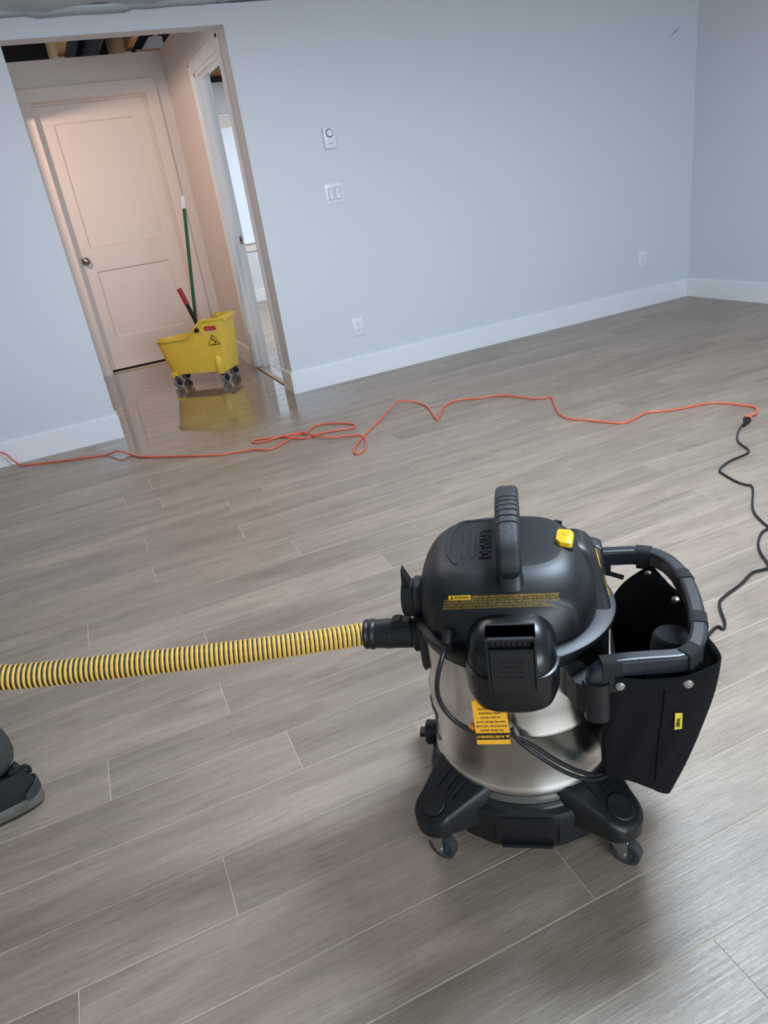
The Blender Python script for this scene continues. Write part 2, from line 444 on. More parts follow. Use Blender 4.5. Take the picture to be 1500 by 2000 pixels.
DL, DR, DH = 0.208, 1.105, 2.19            # closed door in the end wall
bm = bmesh.new()
box(bm, HX0, DL - 0.02, HY, HY + 0.17, 0, HZ); box(bm, DR + 0.02, HX1, HY, HY + 0.17, 0, HZ); box(bm, DL - 0.02, DR + 0.02, HY, HY + 0.17, DH + 0.02, HZ)
struct(obj('wall_hall_end', bm, M['hallwall'], smooth=False))
# jambs and casing of the closed door
bm = bmesh.new()
box(bm, DL - 0.02, DL, HY - 0.001, HY + 0.17, 0, DH + 0.02); box(bm, DR, DR + 0.02, HY - 0.001, HY + 0.17, 0, DH + 0.02); box(bm, DL, DR, HY - 0.001, HY + 0.17, DH, DH + 0.02)
box(bm, DL, DL + 0.012, HY + 0.075, HY + 0.11, 0, DH); box(bm, DR - 0.012, DR, HY + 0.075, HY + 0.11, 0, DH); box(bm, DL + 0.012, DR - 0.012, HY + 0.075, HY + 0.11, DH - 0.012, DH)
struct(obj('trim_2', bm, M['door'], smooth=False))
bm = bmesh.new()
CW = 0.095
box(bm, DL - 0.004 - CW, DL - 0.004, HY - 0.018, HY, 0, DH + 0.004, bevel=0.002, seg=1)
box(bm, DR + 0.004, DR + 0.004 + CW, HY - 0.018, HY, 0, DH + 0.004, bevel=0.002, seg=1)
box(bm, DL - 0.004 - CW, DR + 0.004 + CW, HY - 0.018, HY, DH + 0.004, DH + 0.004 + CW, bevel=0.002, seg=1)
struct(obj('trim_3', bm, M['door'], smooth=False))
# the door: two recessed panels
door = bpy.data.objects.new('door_1', None); COL.objects.link(door); door.location = ((DL + DR) / 2, HY + 0.112, 0); struct(door)
W2 = (DR - DL) / 2 - 0.003
def door_leaf(parent, w2, h, z0, rows):
    bm = bmesh.new(); st = 0.125
    box(bm, -w2, -w2 + st, 0, 0.035, z0, h); box(bm, w2 - st, w2, 0, 0.035, z0, h)
    zs = [z0] + [v for r in rows for v in r] + [h]
    for a, b_ in zip(zs[0::2], zs[1::2]): box(bm, -w2 + st, w2 - st, 0, 0.035, a, b_)
    obj('door_frame', bm, M['door'], parent, smooth=False)
    for a, b_ in rows:
        bm = bmesh.new()
        o0 = [(-w2 + st, a), (w2 - st, a), (w2 - st, b_), (-w2 + st, b_)]
        i0 = [(x * (1 - 0.012 / (w2 - st)), a + 0.012 if z == a else b_ - 0.012) for x, z in o0]
        loft(bm, [[Vector((x, 0.000, z)) for x, z in o0], [Vector((x, 0.010, z)) for x, z in i0]], cap0=False)
        obj('door_panel', bm, M['door'], parent, smooth=False)
door_leaf(door, W2, DH - 0.003, 0.022, [(0.30, 0.885), (1.075, 2.045)])
bm = bmesh.new()
lathe(bm, [(0.0, -0.070), (0.014, -0.070), (0.026, -0.063), (0.032, -0.050), (0.028, -0.037), (0.013, -0.028), (0.011, -0.012), (0.034, -0.008), (0.036, 0.0)], 32, axis='Y')
k = obj('door_knob', bm, M['nickel'], door, loc=(-W2 + 0.062, 0, 0.985)); k['label'] = 'round nickel door knob'
struct(obj('trim_4', B(DL, DR, HY + 0.14, HY + 0.17, 0, 0.02), M['dark'], smooth=False))  # dark strip stands in for the shade in the gap under the door

# doorway casing on the right hall wall
bm = bmesh.new()
X = HX1; cw = 0.068
def casing_piece(bm, y0, y1, z0, z1):
    box(bm, X - 0.014, X, y0, y1, z0, z1, bevel=0.0015, seg=1)
    return
casing_piece(bm, DW1, DW1 + cw, 0, DT + cw); casing_piece(bm, DW0 - cw, DW0, 0, DT + cw); casing_piece(bm, DW0, DW1, DT, DT + cw)
box(bm, X - 0.020, X - 0.014, DW1 + cw - 0.018, DW1 + cw, 0, DT + cw); box(bm, X - 0.020, X - 0.014, DW0 - cw, DW0 - cw + 0.018, 0, DT + cw); box(bm, X - 0.020, X - 0.014, DW0 - cw, DW1 + cw, DT + cw - 0.018, DT + cw)
struct(obj('trim_5', bm, M['trim'], smooth=False))
bm = bmesh.new()
box(bm, X, X + TJ, DW1 - 0.018, DW1, 0, DT); box(bm, X, X + TJ, DW0, DW0 + 0.018, 0, DT); box(bm, X, X + TJ, DW0, DW1, DT - 0.018, DT)
box(bm, X + 0.040, X + 0.068, DW1 - 0.030, DW1 - 0.018, 0, DT - 0.018); box(bm, X + 0.040, X + 0.068, DW0 + 0.018, DW0 + 0.030, 0, DT - 0.018); box(bm, X + 0.040, X + 0.068, DW0 + 0.03, DW1 - 0.03, DT - 0.030, DT - 0.018)
box(bm, X + TJ, X + TJ + 0.014, DW1, DW1 + cw, 0, DT + cw); box(bm, X + TJ, X + TJ + 0.014, DW0 - cw, DW0, 0, DT + cw); box(bm, X + TJ, X + TJ + 0.014, DW0, DW1, DT, DT + cw)
struct(obj('trim_6', bm, M['trim'], smooth=False))
sp = tag(bpy.data.objects.new('strike_plate', None), 'small nickel strike plate set in the white door jamb beside the hall', 'strike plate')
COL.objects.link(sp); sp.location = (X + 0.080, DW1 - 0.018, 0.995)
obj('plate', B(-0.014, 0.014, -0.0015, 0, -0.03, 0.03, bevel=0.0006, seg=1), M['nickel'], sp)
obj('latch_hole', B(-0.008, 0.004, -0.002, -0.0012, -0.012, 0.012), M['slot'], sp, smooth=False)
struct(obj('trim_7', B(X - 0.012, X + 0.030, DW0 + 0.0, DW1 - 0.0, 0.0, 0.009, bevel=0.003), M['tan']))
baseboard('baseboard_hall', [((HX1, DW1 + cw, 0), (HX1, HY, 0), (-1, 0, 0)), ((HX0, HY, 0), (HX0, 6.45, 0), (1, 0, 0)),
                             ((DR + 0.1, HY, 0), (HX1, HY, 0), (0, -1, 0))])

# open ceiling over the hall: joists, blocking, ducts
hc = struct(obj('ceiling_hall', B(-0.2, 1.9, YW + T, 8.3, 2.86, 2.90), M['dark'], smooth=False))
for x in (0.545, 1.075):
    j = obj('joist', B(x - 0.026, x + 0.026, YW + T, 8.2, HZ + 0.035, 2.86), M['wood'], hc, smooth=False)
obj('top_plate', B(1.12, 1.42, HY + 0.02, HY + 0.10, HZ, HZ + 0.02), M['wood'], hc, smooth=False)
struct(obj('wall_hall_backing', B(-0.3, 1.9, 8.2, 8.3, 2.0, 2.9), M['dark'], smooth=False))  # dark sheet stands in for the unlit depth above the hall
dg_ = 'film wrapped ducts between the hall joists'
for i, (x, rr_) in enumerate(((0.67, 0.062), (0.86, 0.075))):
    bm = bmesh.new(); prof = []
    n_ = 46
    for q in range(n_):
        z = YW + T + 0.1 + 3.1 * q / n_
        prof.append((rr_ * (1.0 if q % 2 else 0.93), z))
    lathe(bm, [(0.0, prof[0][1])] + prof + [(0.0, prof[-1][1])], 28, axis='Y')
    tag(obj('duct', bm, M['foil'], loc=(x, 0, 2.66 + 0.01 * i)),
        ('narrow' if i == 0 else 'wider') + ' dark flexible duct between the joists above the hall door, ' + ('left' if i == 0 else 'right') + ' one', 'duct', dg_)

# the bright room through the doorway
RX0, RX1, RY0, RY1, RZ = HX1 + TJ, 4.6, YW + T, 10.0, 2.62
fl2 = struct(obj('floor_back_room', B(1.412, RX1, YW + T, RY1, -0.03, -0.0012), M['seam'], smooth=False))
for k in range(-56, -22):
    v = PY0 - (k + 1) * PW
    if v > RY1 - 0.10 or v < RY0 + 0.1: continue
    u = (k * 0.47) % PL
    u0 = 1.412
    for a, b_ in ((u0, u0 + 0.2 + u * 0.8), (u0 + 0.2 + u * 0.8, RX1 - 0.4)):
        o = bpy.data.objects.new('plank', plank_mesh(b_ - a - 0.0022)); COL.objects.link(o); o.parent = fl2
        o.location = (a, v + 0.05, 0.0)
struct(obj('wall_back_room_end', B(RX0 - 0.1, RX1, RY1, RY1 + 0.1, 0, RZ), M['wall'], smooth=False))
struct(obj('wall_back_room_right', B(RX1, RX1 + 0.1, RY0, RY1 + 0.1, 0, RZ), M['wall'], smooth=False))
struct(obj('wall_back_room_left', B(RX0 - 0.11, RX0 - 0.0, HY + 0.25, RY1 + 0.1, 0, RZ), M['wall'], smooth=False))
baseboard('baseboard_back_room', [((RX0, RY1, 0), (RX1, RY1, 0), (0, -1, 0))], h=0.16)
bm = B(RX0, RX1, RY1 - 0.03, RY1, RZ, RZ + 0.06)
struct(obj('trim_8', bm, M['dark'], smooth=False))
rc = struct(obj('ceiling_back_room', B(RX0 - 0.1, RX1 + 0.1, RY0, RY1 + 0.6, 3.0, 3.03), M['wood'], smooth=False))
for i in range(8):
    obj('joist', B(RX0 + 0.1 + i * 0.41, RX0 + 0.14 + i * 0.41, RY0, RY1 + 0.6, 2.80, 3.0), M['wood'], rc, smooth=False)
struct(obj('wall_back_room_top', B(RX0 - 0.1, RX1, RY1 + 0.03, RY1 + 0.1, RZ, 3.0), M['wood'], smooth=False))
win = bpy.data.objects.new('window_1', None); COL.objects.link(win); win.location = (2.55, RY1, 0); struct(win)
bm = bmesh.new(); ww = 0.55
box(bm, -ww - 0.1, ww + 0.1, -0.022, 0, 2.125, 2.25); box(bm, -ww - 0.1, ww + 0.1, -0.022, 0, 0.655, 0.75)
box(bm, -ww - 0.1, -ww, -0.022, 0, 0.75, 2.125); box(bm, ww, ww + 0.1, -0.022, 0, 0.75, 2.125)
obj('window_casing', bm, M['hallwall'], win, smooth=False)
obj('window_sill', B(-ww - 0.12, ww + 0.12, -0.05, 0, 0.75, 0.772, bevel=0.003), M['trim'], win)
obj('pane', B(-ww, ww, -0.008, -0.002, 0.772, 2.125), M['daypane'], win, smooth=False)
obj('window_head', B(-ww - 0.12, ww + 0.12, -0.04, 0, 2.25, 2.27, bevel=0.003), M['trim'], win)

# ---------------------------------------------------------------- plates on the back wall
def screw(bm, x, z, y): cyl(bm, (x, y, z), (x, y - 0.0012, z), 0.0028, seg=12)
t = thing('thermostat', 'white wall thermostat with a round dial above the switch plate', 'thermostat', (1.818, YW, 1.549))
obj('body', B(-0.039, 0.039, -0.024, 0, -0.060, 0.060, bevel=0.004), M['plate'], t)
bm = bmesh.new(); lathe(bm, [(0.0, -0.034), (0.017, -0.034), (0.0205, -0.031), (0.0215, -0.024), (0.0, -0.024)], 36, axis='Y')
obj('dial', bm, M['plate'], t, loc=(0.001, 0, 0.026))
bm = bmesh.new(); lathe(bm, [(0.0215, -0.0242), (0.0255, -0.0246), (0.0255, -0.0238), (0.0215, -0.0238)], 36, axis='Y')
obj('dial_ring', bm, M['slot'], t, loc=(0.001, 0, 0.026))
bm = bmesh.new(); cyl(bm, (-0.010, -0.0246, -0.034), (-0.010, -0.0238, -0.034), 0.0035, seg=14); box(bm, -0.004, 0.016, -0.0246, -0.0238, -0.0355, -0.0325)
obj('maker_mark', bm, M['slot'], t, smooth=False)
t = thing('light_switch', 'white double rocker light switch plate below the thermostat', 'switch', (1.798, YW, 1.226))
obj('cover_plate', B(-0.062, 0.062, -0.006, 0, -0.062, 0.062, bevel=0.002), M['plate'], t)
for x in (-0.024, 0.024):
    bm = bmesh.new(); prism(bm, [(-0.0, -0.033), (-0.0095, -0.033), (-0.0065, 0.0), (-0.0095, 0.033), (0, 0.033)], x - 0.0165, x + 0.0165, axis='X')
    obj('rocker', bm, M['plate'], t, smooth=False)
bm = bmesh.new()
for x in (-0.024, 0.024):
    for a in ((x - 0.019, x - 0.0172, -0.036, 0.036), (x + 0.0172, x + 0.019, -0.036, 0.036)): box(bm, a[0], a[1], -0.0064, -0.0056, a[2], a[3])
    for zz in (-0.036, 0.0342): box(bm, x - 0.019, x + 0.019, -0.0064, -0.0056, zz, zz + 0.0018)
obj('rocker_gap', bm, M['slot'], t, smooth=False)
for x in (-0.024, 0.024):
    for z in (-0.048, 0.048):
        bm = bmesh.new(); screw(bm, x, z, -0.006); obj('screw', bm, M['plate'], t)
def outlet(loc, label):
    t = thing('wall_outlet', label, 'outlet', loc)
    obj('cover_plate', B(-0.037, 0.037, -0.006, 0, -0.060, 0.060, bevel=0.002), M['plate'], t)
    for z in (-0.021, 0.021):
        bm = bmesh.new(); pr = [(0.0155 * math.copysign(abs(math.cos(a)) ** 0.6, math.cos(a)), 0.0145 * math.copysign(abs(math.sin(a)) ** 0.6, math.sin(a))) for a in [2 * PI * i / 24 for i in range(24)]]
        prism(bm, [(x, z + q) for x, q in pr], -0.0085, -0.005, axis='Y')
        r = obj('receptacle', bm, M['plate'], t)
        bm = bmesh.new(); box(bm, -0.0075, -0.0050, -0.0088, -0.0083, z - 0.001, z + 0.008); box(bm, 0.0050, 0.0070, -0.0088, -0.0083, z, z + 0.007); cyl(bm, (0, -0.0083, z - 0.007), (0, -0.0088, z - 0.007), 0.0026, seg=10)
        obj('socket_slot', bm, M['slot'], r, smooth=False)
    bm = bmesh.new(); screw(bm, 0, 0, -0.006); obj('screw', bm, M['plate'], t)
outlet((1.820, YW, 0.356), 'white duplex wall outlet just right of the hall opening')
outlet((4.372, YW, 0.385), 'white duplex wall outlet near the far right corner of the room')
# plaster scuff in the corner
bm = bmesh.new()
for i in range(5):
    z = 1.93 + i * 0.009; prism(bm, [(4.60 + i * 0.012, z - 0.02), (4.66 + i * 0.012, z + 0.012), (4.66 + i * 0.012, z + 0.014), (4.60 + i * 0.012, z - 0.018)], YW - 0.0006, YW - 0.0001, axis='Y')
mk = mat('pencil_scuff', srgb(150, 150, 150), 0.8)
tag(obj('scuff_mark', bm, mk, smooth=False), 'short grey scuff of pencil strokes high on the wall by the corner', 'mark')
# ---------------------------------------------------------------- shop vacuum (built in its own frame: -Y is its front, +X its right)
VO = (0.6163, 1.0150, 0.0); VR = math.radians(-32.93)
vac = thing('shop_vacuum', 'black and stainless steel shop vacuum on casters standing on the plank floor', 'vacuum', VO, VR)
VCAM = Vector((0.028, -1.187, 1.26))     # where the photographer stood, used to aim the print laid on the dome
# drum
bm = bmesh.new()
lathe(bm, [(0, .100), (.150, .100), (.166, .125), (.172, .158), (.1805, .167), (.183, .175), (.180, .184), (.1775, .190), (.1785, .23), (.1805, .306), (.1828, .312), (.1835, .316), (.1828, .320), (.179, .328), (.178, .36), (.179, .47), (.172, .488), (0, .488)], 128)
drum = obj('drum', bm, M['steel'], vac, ang=1.2)
# base ring with flat front panel
def base_ring(z, r, f, seg=96):
    out = []
    for i in range(seg):
        t = 2 * PI * i / seg; c, s = math.cos(t), math.sin(t)
        rr = min(r, f / max(abs(s), 1e-6) if abs(s) > .5 else r, f * 1.0 / max(abs(c), 1e-6) if abs(c) > .5 else r)
        out.append(Vector((rr * c, rr * s, z)))
    return out
bm = bmesh.new()
loft(bm, [base_ring(.028, .165, .158), base_ring(.034, .188, .180), base_ring(.048, .196, .188), base_ring(.122, .204, .196), base_ring(.134, .200, .192),
          base_ring(.139, .188, .185), base_ring(.144, .185, .185), base_ring(.143, .182, .182), base_ring(.11, .180, .180)], cap1=False)
base = obj('wheel_base', bm, M['black'], vac, ang=0.5)
bm = bmesh.new()      # stiffening panels on the base front
for s in (-1, 1):
    prism(bm, [(s * .116, -.160), (s * .064, -.188), (s * .062, -.1935), (s * .119, -.1655)], .052, .118)
prism(bm, [(-.052, -.190), (.052, -.190), (.050, -.1975), (-.050, -.1975)], .118, .128); prism(bm, [(-.052, -.186), (.052, -.186), (.048, -.1955), (-.048, -.1955)], .046, .054)
obj('front_panel', bm, M['black'], base, smooth=False)
bm = bmesh.new()      # clear window strip in the base
seg = 40; t0, t1 = -PI / 2 - .50, -PI / 2 + .50
ring = []
for i in range(seg + 1):
    t = t0 + (t1 - t0) * i / seg; ring.append([Vector((r * math.cos(t), r * math.sin(t), z)) for r, z in ((.172, .138), (.1805, .140), (.1805, .157), (.172, .159))])
loft(bm, ring)
obj('clear_band', bm, mat('smoky_clear_band', srgb(96, 92, 86), 0.3), vac)
bm = bmesh.new()      # black collar of the base hugging the drum
lathe(bm, [(.177, .150), (.1835, .148), (.1860, .142), (.1865, .132), (.178, .128)], 96)
obj('base_collar', bm, M['black'], base)
# arms and casters
def arm_ring(z, sc_, tipz=0, grow=0.0, u1=.246, hw0=.080, hw1=.045, n=14, slope=0.0):
    out = []
    pts = [(.105, -hw0), (.17, -hw0 * .88)]
    for i in range(n + 1):
        t = -PI / 2 + PI * i / n; pts.append((u1 + hw1 * .92 * math.cos(t), hw1 * math.sin(t)))
    pts += [(.17, hw0 * .88), (.105, hw0)]
    for u, v in pts:
        uu = u - (1 - sc_) * .05 * (1 if u > .2 else 0); out.append(Vector((uu, v * sc_, z + slope * (u - .105))))
    return out
for sx, sy in ((-1, -1), (1, -1), (1, 1), (-1, 1)):
    a = math.atan2(sy, sx)
    Rm = Matrix.Rotation(a, 4, 'Z')
    bm = bmesh.new()
    R_ = [arm_ring(.088, .92), arm_ring(.092, 1.0), arm_ring(.160, 1.02, slope=-.22), arm_ring(.196, 1.0, slope=-.42), arm_ring(.205, .93, slope=-.44), arm_ring(.207, .84, slope=-.44)]
    loft(bm, R_)
    bmesh.ops.transform(bm, matrix=Rm, verts=bm.verts[:])
    arm = obj('arm', bm, M['black'], base, ang=0.7)
    bm = bmesh.new()      # three raised ribs on top, lighter plastic stands in for caught light
    for v in (-.022, 0.0, .022):
        vs = prism(bm, [(.140, -.0011 + v), (.220, -.0011 + v), (.222, v), (.220, .0011 + v), (.140, .0011 + v), (.138, v)], 0, .0034)
        for q in vs: q.co.z += .2060 - .44 * (q.co.x - .105)
    bmesh.ops.transform(bm, matrix=Rm, verts=bm.verts[:])
    ribs = obj('arm_ribs', bm, M['frame'], arm, smooth=False); ribs['kind'] = 'stuff'
    bm = bmesh.new()
    lathe(bm, [(0, .0003), (.019, .0005), (.021, .0010), (.023, .0008), (.0245, -.001)], 28)
    for q in bm.verts: q.co.x += .250; q.co.z += .2068 - .44 * (q.co.x - .105)
    bmesh.ops.transform(bm, matrix=Rm, verts=bm.verts[:])
    obj('arm_end_recess', bm, M['blackm'], arm)  # darker disc stands in for the shaded recess at the arm end
    # caster
    cxy = Vector((sx * .178, sy * .174, 0))
    ang = {(-1, -1): -.42, (1, -1): -.50, (1, 1): 2.2, (-1, 1): 2.6}[(sx, sy)]
    Mx = Matrix.Translation(cxy) @ Matrix.Rotation(ang, 4, 'Z')
    bm = bmesh.new()
    cyl(bm, (0, 0, .064), (0, 0, .096), .013); box(bm, -.020, .018, -.0145, .0145, .062, .066, bevel=.001, seg=1)
    for s in (-1, 1):
        prism(bm, [(-.019, .065), (.017, .065), (.018, .050), (.017, .026), (.011, .019), (.003, .022), (-.008, .040), (-.018, .055)], s * .0135 - .001, s * .0135 + .001, axis='Y')
    cyl(bm, (.010, -.016, .030), (.010, .016, .030), .0045, seg=12)
    bmesh.ops.transform(bm, matrix=Mx, verts=bm.verts[:])
    ca_ = obj('caster', bm, M['chrome'], vac, smooth=False)
    bm = bmesh.new(); lathe(bm, [(0, -.009), (.006, -.0095), (.016, -.007), (.023, -.0105), (.0292, -.0095), (.0300, 0), (.0292, .0095), (.023, .0105), (.016, .007), (.006, .0095), (0, .009)], 40, axis='Y', axis_o=(.010, 0, .0302))
    bmesh.ops.transform(bm, matrix=Mx, verts=bm.verts[:])
    obj('wheel', bm, M['rubber'], ca_, ang=0.5)
# lid rim
bm = bmesh.new()
lathe(bm, [(.172, .458), (.182, .459), (.184, .474), (.190, .478), (.192, .484), (.191, .490), (.185, .4925), (.160, .494), (0, .494)], 128)
obj('lid_rim', bm, M['black'], vac, ang=0.5)
# motor head
def lerp_rows(rows, n):
    pts = []
    out = []
    import itertools
    P = rows
    for i in range(len(P) - 1):
        for k in range(n):
            t = k / n
            p0 = P[max(i - 1, 0)]; p1 = P[i]; p2 = P[i + 1]; p3 = P[min(i + 2, len(P) - 1)]
            out.append([0.5 * (2 * b + (-a + c) * t + (2 * a - 5 * b + 4 * c - d) * t * t + (-a + 3 * b - 3 * c + d) * t ** 3) for a, b, c, d in zip(p0, p1, p2, p3)])
    out.append(list(P[-1])); return out
rows = [(-.008, .000, .164, .163, 2.25, .488), (-.009, .001, .1655, .163, 2.35, .508), (-.010, .004, .1645, .159, 2.5, .533), (-.011, .008, .160, .152, 2.65, .556),
        (-.012, .015, .151, .142, 2.8, .576), (-.013, .024, .138, .128, 2.95, .592), (-.013, .031, .124, .115, 3.1, .6015), (-.013, .036, .114, .105, 3.2, .6055), (-.013, .037, .108, .099, 3.2, .6065), (-.013, .037, .09, .08, 3.1, .6072), (-.013, .037, .05, .045, 3, .6075)]
rows = lerp_rows(rows, 5)
bm = bmesh.new()
def smooth01(t): t = max(0, min(1, t)); return t * t * (3 - 2 * t)
rings = []
for cx_, cy_, a, b_, n_, z in rows:
    rg = sell(cx_, cy_, a, b_, n_, z, 160)
    for p in rg:      # arched recess on the front that carries the warning print
        if p.y < 0:
            d = ((p.x + .012) / .128) ** 4 + (max(0, p.z - .46) / .112) ** 4
            p.y += .0045 * smooth01((1.12 - d) / .24)
    rings.append(rg)
loft(bm, rings)
head = obj('motor_head', bm, M['blacks'], vac, ang=1.2)
head.data.materials.clear(); head.data.materials.append(M['black'])
hb = bvh_of(head)
DOWN = Vector((0, 0, -1))
def top_z(x, y): return hb.ray_cast(Vector((x, y, .8)), DOWN)[0].z
# raised border of the left label recess, lettering and two slots
pts = [(-.096, -.047), (-.111, -.012), (-.115, .031), (-.112, .071), (-.104, .105), (-.094, .124), (-.072, .128), (-.034, .126)]
path = [Vector((p.x, p.y, top_z(p.x, p.y))) for p in catmull([(x, y, 0) for x, y in pts], 6)]
bm = bmesh.new(); sweep(bm, path, rrect(.007, .0045, .0018, 2), up=(0, 0, 1)); obj('recess_border', bm, M['black'], head)
for x in (-.083, -.067):
    bm = bmesh.new()
    box(bm, x - .0042, x + .0042, -.028, .086, -.0015, .0012, bevel=.001, seg=1)
    for q in bm.verts: q.co.z += top_z(x, q.co.y)
    obj('slot_rib', bm, M['blackm'], head, smooth=False)
me = text_mesh('DEWALT', .030, extrude=.0012, bold=.0006, spacing=.98)
me.transform(basis((-.042, .028, 0), (0, 1, 0), (-1, 0, 0)))
for v in me.vertices: v.co.z += top_z(v.co.x, v.co.y) + .0008
new_obj('lettering', me, M['blackm'], head, smooth=False)
# carrying handle
def hand_ring(p, t, w, h, r=.0115):
    s = Vector((1, 0, 0)); wv = s.cross(t).normalized() * -1
    return [p + s * a + wv * b_ for a, b_ in rrect(w, h, r, 5)]
HP = catmull([(.002, y, z) for y, z in ((-.098, .606), (-.098, .636), (-.084, .656), (-.050, .672), (-.010, .684), (.040, .688), (.090, .681), (.128, .660), (.142, .628), (.140, .588))], 8)
bm = bmesh.new(); rings = []
for i, p in enumerate(HP):
    t = (HP[min(i + 1, len(HP) - 1)] - HP[max(i - 1, 0)]).normalized()
    k = i / (len(HP) - 1); e = min(1, .55 + i * .12) if i < 4 else 1
    rings.append(hand_ring(p, t, .043 * e + .001, (.029 if k < .8 else .022) * e, .011 * e))
loft(bm, rings)
handle = obj('carry_handle', bm, M['grip'], vac, ang=1.2)
for i in range(6):
    y = -.040 + i * .0145
    j = min(range(len(HP)), key=lambda q: abs(HP[q].y - y)); p = HP[j].copy(); t = (HP[j + 1] - HP[j - 1]).normalized()
    p += t * (y - p.y)
    n_ = Vector((1, 0, 0)).cross(t)
    if n_.z < 0: n_ = -n_
    bm = bmesh.new()
    arc = [p + Vector((math.sin(a) * .0185, 0, 0)) + n_ * (.0128 + .0022 * math.cos(a)) - t * (.004 * (1 - math.cos(a))) for a in [(-1 + 2 * q / 12) * 1.35 for q in range(13)]]
    sweep(bm, arc, circ(.0019, 8)); obj('grip_rib', bm, M['grip'], handle)
# saddle below the front end of the handle
bm = bmesh.new()
rr_ = [(.027, .034, .560, -.088), (.0255, .033, .580, -.084), (.024, .030, .596, -.080), (.022, .024, .610, -.080), (.019, .016, .618, -.082)]
loft(bm, [sell(.002, y, a, b_, 3.5, z, 40) for a, b_, z, y in rr_]); obj('handle_saddle', bm, M['black'], vac, ang=1.2)
bm = bmesh.new(); loft(bm, [sell(.002, .138, .026, .020, 3.5, .575, 32), sell(.002, .140, .022, .015, 3.5, .605, 32)]); obj('handle_saddle', bm, M['black'], vac)
# power switch on the right shoulder
h = hb.ray_cast(Vector((.104, .026, .8)), DOWN); nrm = (h[1] + Vector((-.2, -.12, .9))).normalized()
if nrm.z < 0: nrm = -nrm
Mb = basis(h[0] + nrm * .002, Vector((.9, -.15, 0)) - nrm * nrm.dot(Vector((.9, -.15, 0))), nrm.cross(Vector((.9, -.15, 0))))
sw = [(-.013, .027), (.009, .025), (.016, .013), (.016, -.023), (.011, -.027), (-.007, -.023), (-.016, -.010), (-.016, .021)]
bm = bmesh.new(); loft(bm, [[Vector((x * s, y * s, z)) for x, y in sw] for s, z in ((1.14, -.012), (1.14, -.001), (1.09, .0005))]); bmesh.ops.transform(bm, matrix=Mb, verts=bm.verts[:])
obj('switch_bezel', bm, M['blackm'], vac, smooth=False)
bm = bmesh.new(); loft(bm, [[Vector((x * s, y * s, z + .05 * x)) for x, y in sw] for s, z in ((1.0, -.004), (1.0, .006), (.96, .0085), (.88, .0095))]); bmesh.ops.transform(bm, matrix=Mb, verts=bm.verts[:])
psw = obj('power_switch', bm, M['yellow'], vac, ang=0.5)
bm = bmesh.new(); arc = [Vector((.002 + .0055 * math.sin(a), .009 - .0055 * math.cos(a), .0102)) for a in [.6 + q * (2 * PI - 1.2) / 16 for q in range(17)]]
sweep(bm, [Vector((v.x, -v.y + .016, v.z)) for v in arc], circ(.0004, 5)); cyl(bm, (.002, .009, .0103), (.002, .014, .0103), .0004, seg=6); bmesh.ops.transform(bm, matrix=Mb, verts=bm.verts[:])
obj('power_mark', bm, mat('dark_yellow_mark', srgb(190, 140, 20), 0.4), psw)
# side block on the right of the head
bm = bmesh.new()
def quad(x0, x1, y0, y1, z, r=.012): return [Vector(((x0 + x1) / 2 + a, (y0 + y1) / 2 + b_, z)) for a, b_ in rrect(x1 - x0, y1 - y0, r, 4)]
loft(bm, [quad(.06, .181, -.046, .105, .488), quad(.06, .178, -.030, .112, .508), quad(.06, .170, -.005, .116, .540), quad(.06, .160, .018, .118, .566), quad(.06, .150, .028, .116, .578), quad(.062, .138, .036, .110, .586)])
blk = obj('side_block', bm, M['black'], vac, ang=0.8)
bm = bmesh.new(); q = [(.1815, .005, .492), (.1815, .092, .492), (.1655, .092, .555), (.1655, .035, .555)]
va = [bm.verts.new(p) for p in q]; vb = [bm.verts.new((p[0] + .0012, p[1], p[2])) for p in q]
bm.faces.new(va); bm.faces.new(vb[::-1])
for i in range(4): bm.faces.new((va[i], va[(i + 1) % 4], vb[(i + 1) % 4], vb[i]))
yl = obj('yellow_label', bm, M['ylabel'], blk, smooth=False)
bm = bmesh.new()
for i in range(4):
    y0 = .022 + i * .016; prism(bm, [(y0, .500), (y0 + .008, .500), (y0 + .004, .546), (y0 - .001, .540)], 0, .0008, axis='X')
for v in bm.verts: v.co.x += .1822 - (v.co.z - .492) * .254 + .0006
obj('label_print', bm, M['ink'], yl, smooth=False)
bm = bmesh.new(); loft(bm, [quad(.140, .185, .075, .125, .500, .008), quad(.140, .180, .080, .125, .552, .008), quad(.144, .172, .085, .122, .558, .008)]); obj('tube_saddle', bm, M['black'], vac, ang=.7)
# little vent flap at the back right of the head
bm = bmesh.new()
for x in (.078, .098): prism(bm, [(x - .008, .122), (x + .006, .116), (x + .008, .120), (x - .006, .127)], .575, .600)
obj('vent_fin', bm, M['blackm'], vac, smooth=False)
# exhaust housing on the front
bm = bmesh.new()
er = [(.402, .048, -.204), (.406, .060, -.218), (.418, .073, -.229), (.440, .0805, -.2345), (.480, .0815, -.236), (.4905, .0815, -.236), (.4915, .0775, -.232), (.4935, .0775, -.232), (.503, .077, -.231), (.518, .0755, -.226), (.531, .071, -.217), (.541, .064, -.204), (.549, .054, -.189), (.554, .041, -.174), (.556, .025, -.158)]
def ex_ring(z, hw, yf):
    yb = -.10; return [Vector((p.x, max(min(p.y, yb), yf), p.z)) for p in sell(-.003, -.135, hw, abs(yf) - .135, 3.4, z, 72)]
loft(bm, [ex_ring(*e) for e in er])
ex = obj('exhaust_housing', bm, M['blacks'], vac, ang=0.45)
bm = bmesh.new()      # grille opening and latch
y = -.234
box(bm, -.041, .039, y - .003, y + .03, .545, .578); gr = obj('grille', bm, M['dark'], ex, smooth=False)
bm = bmesh.new()
for i in range(9): box(bm, -.033 + i * .0086, -.0305 + i * .0086, y - .006, y, .560, .577)
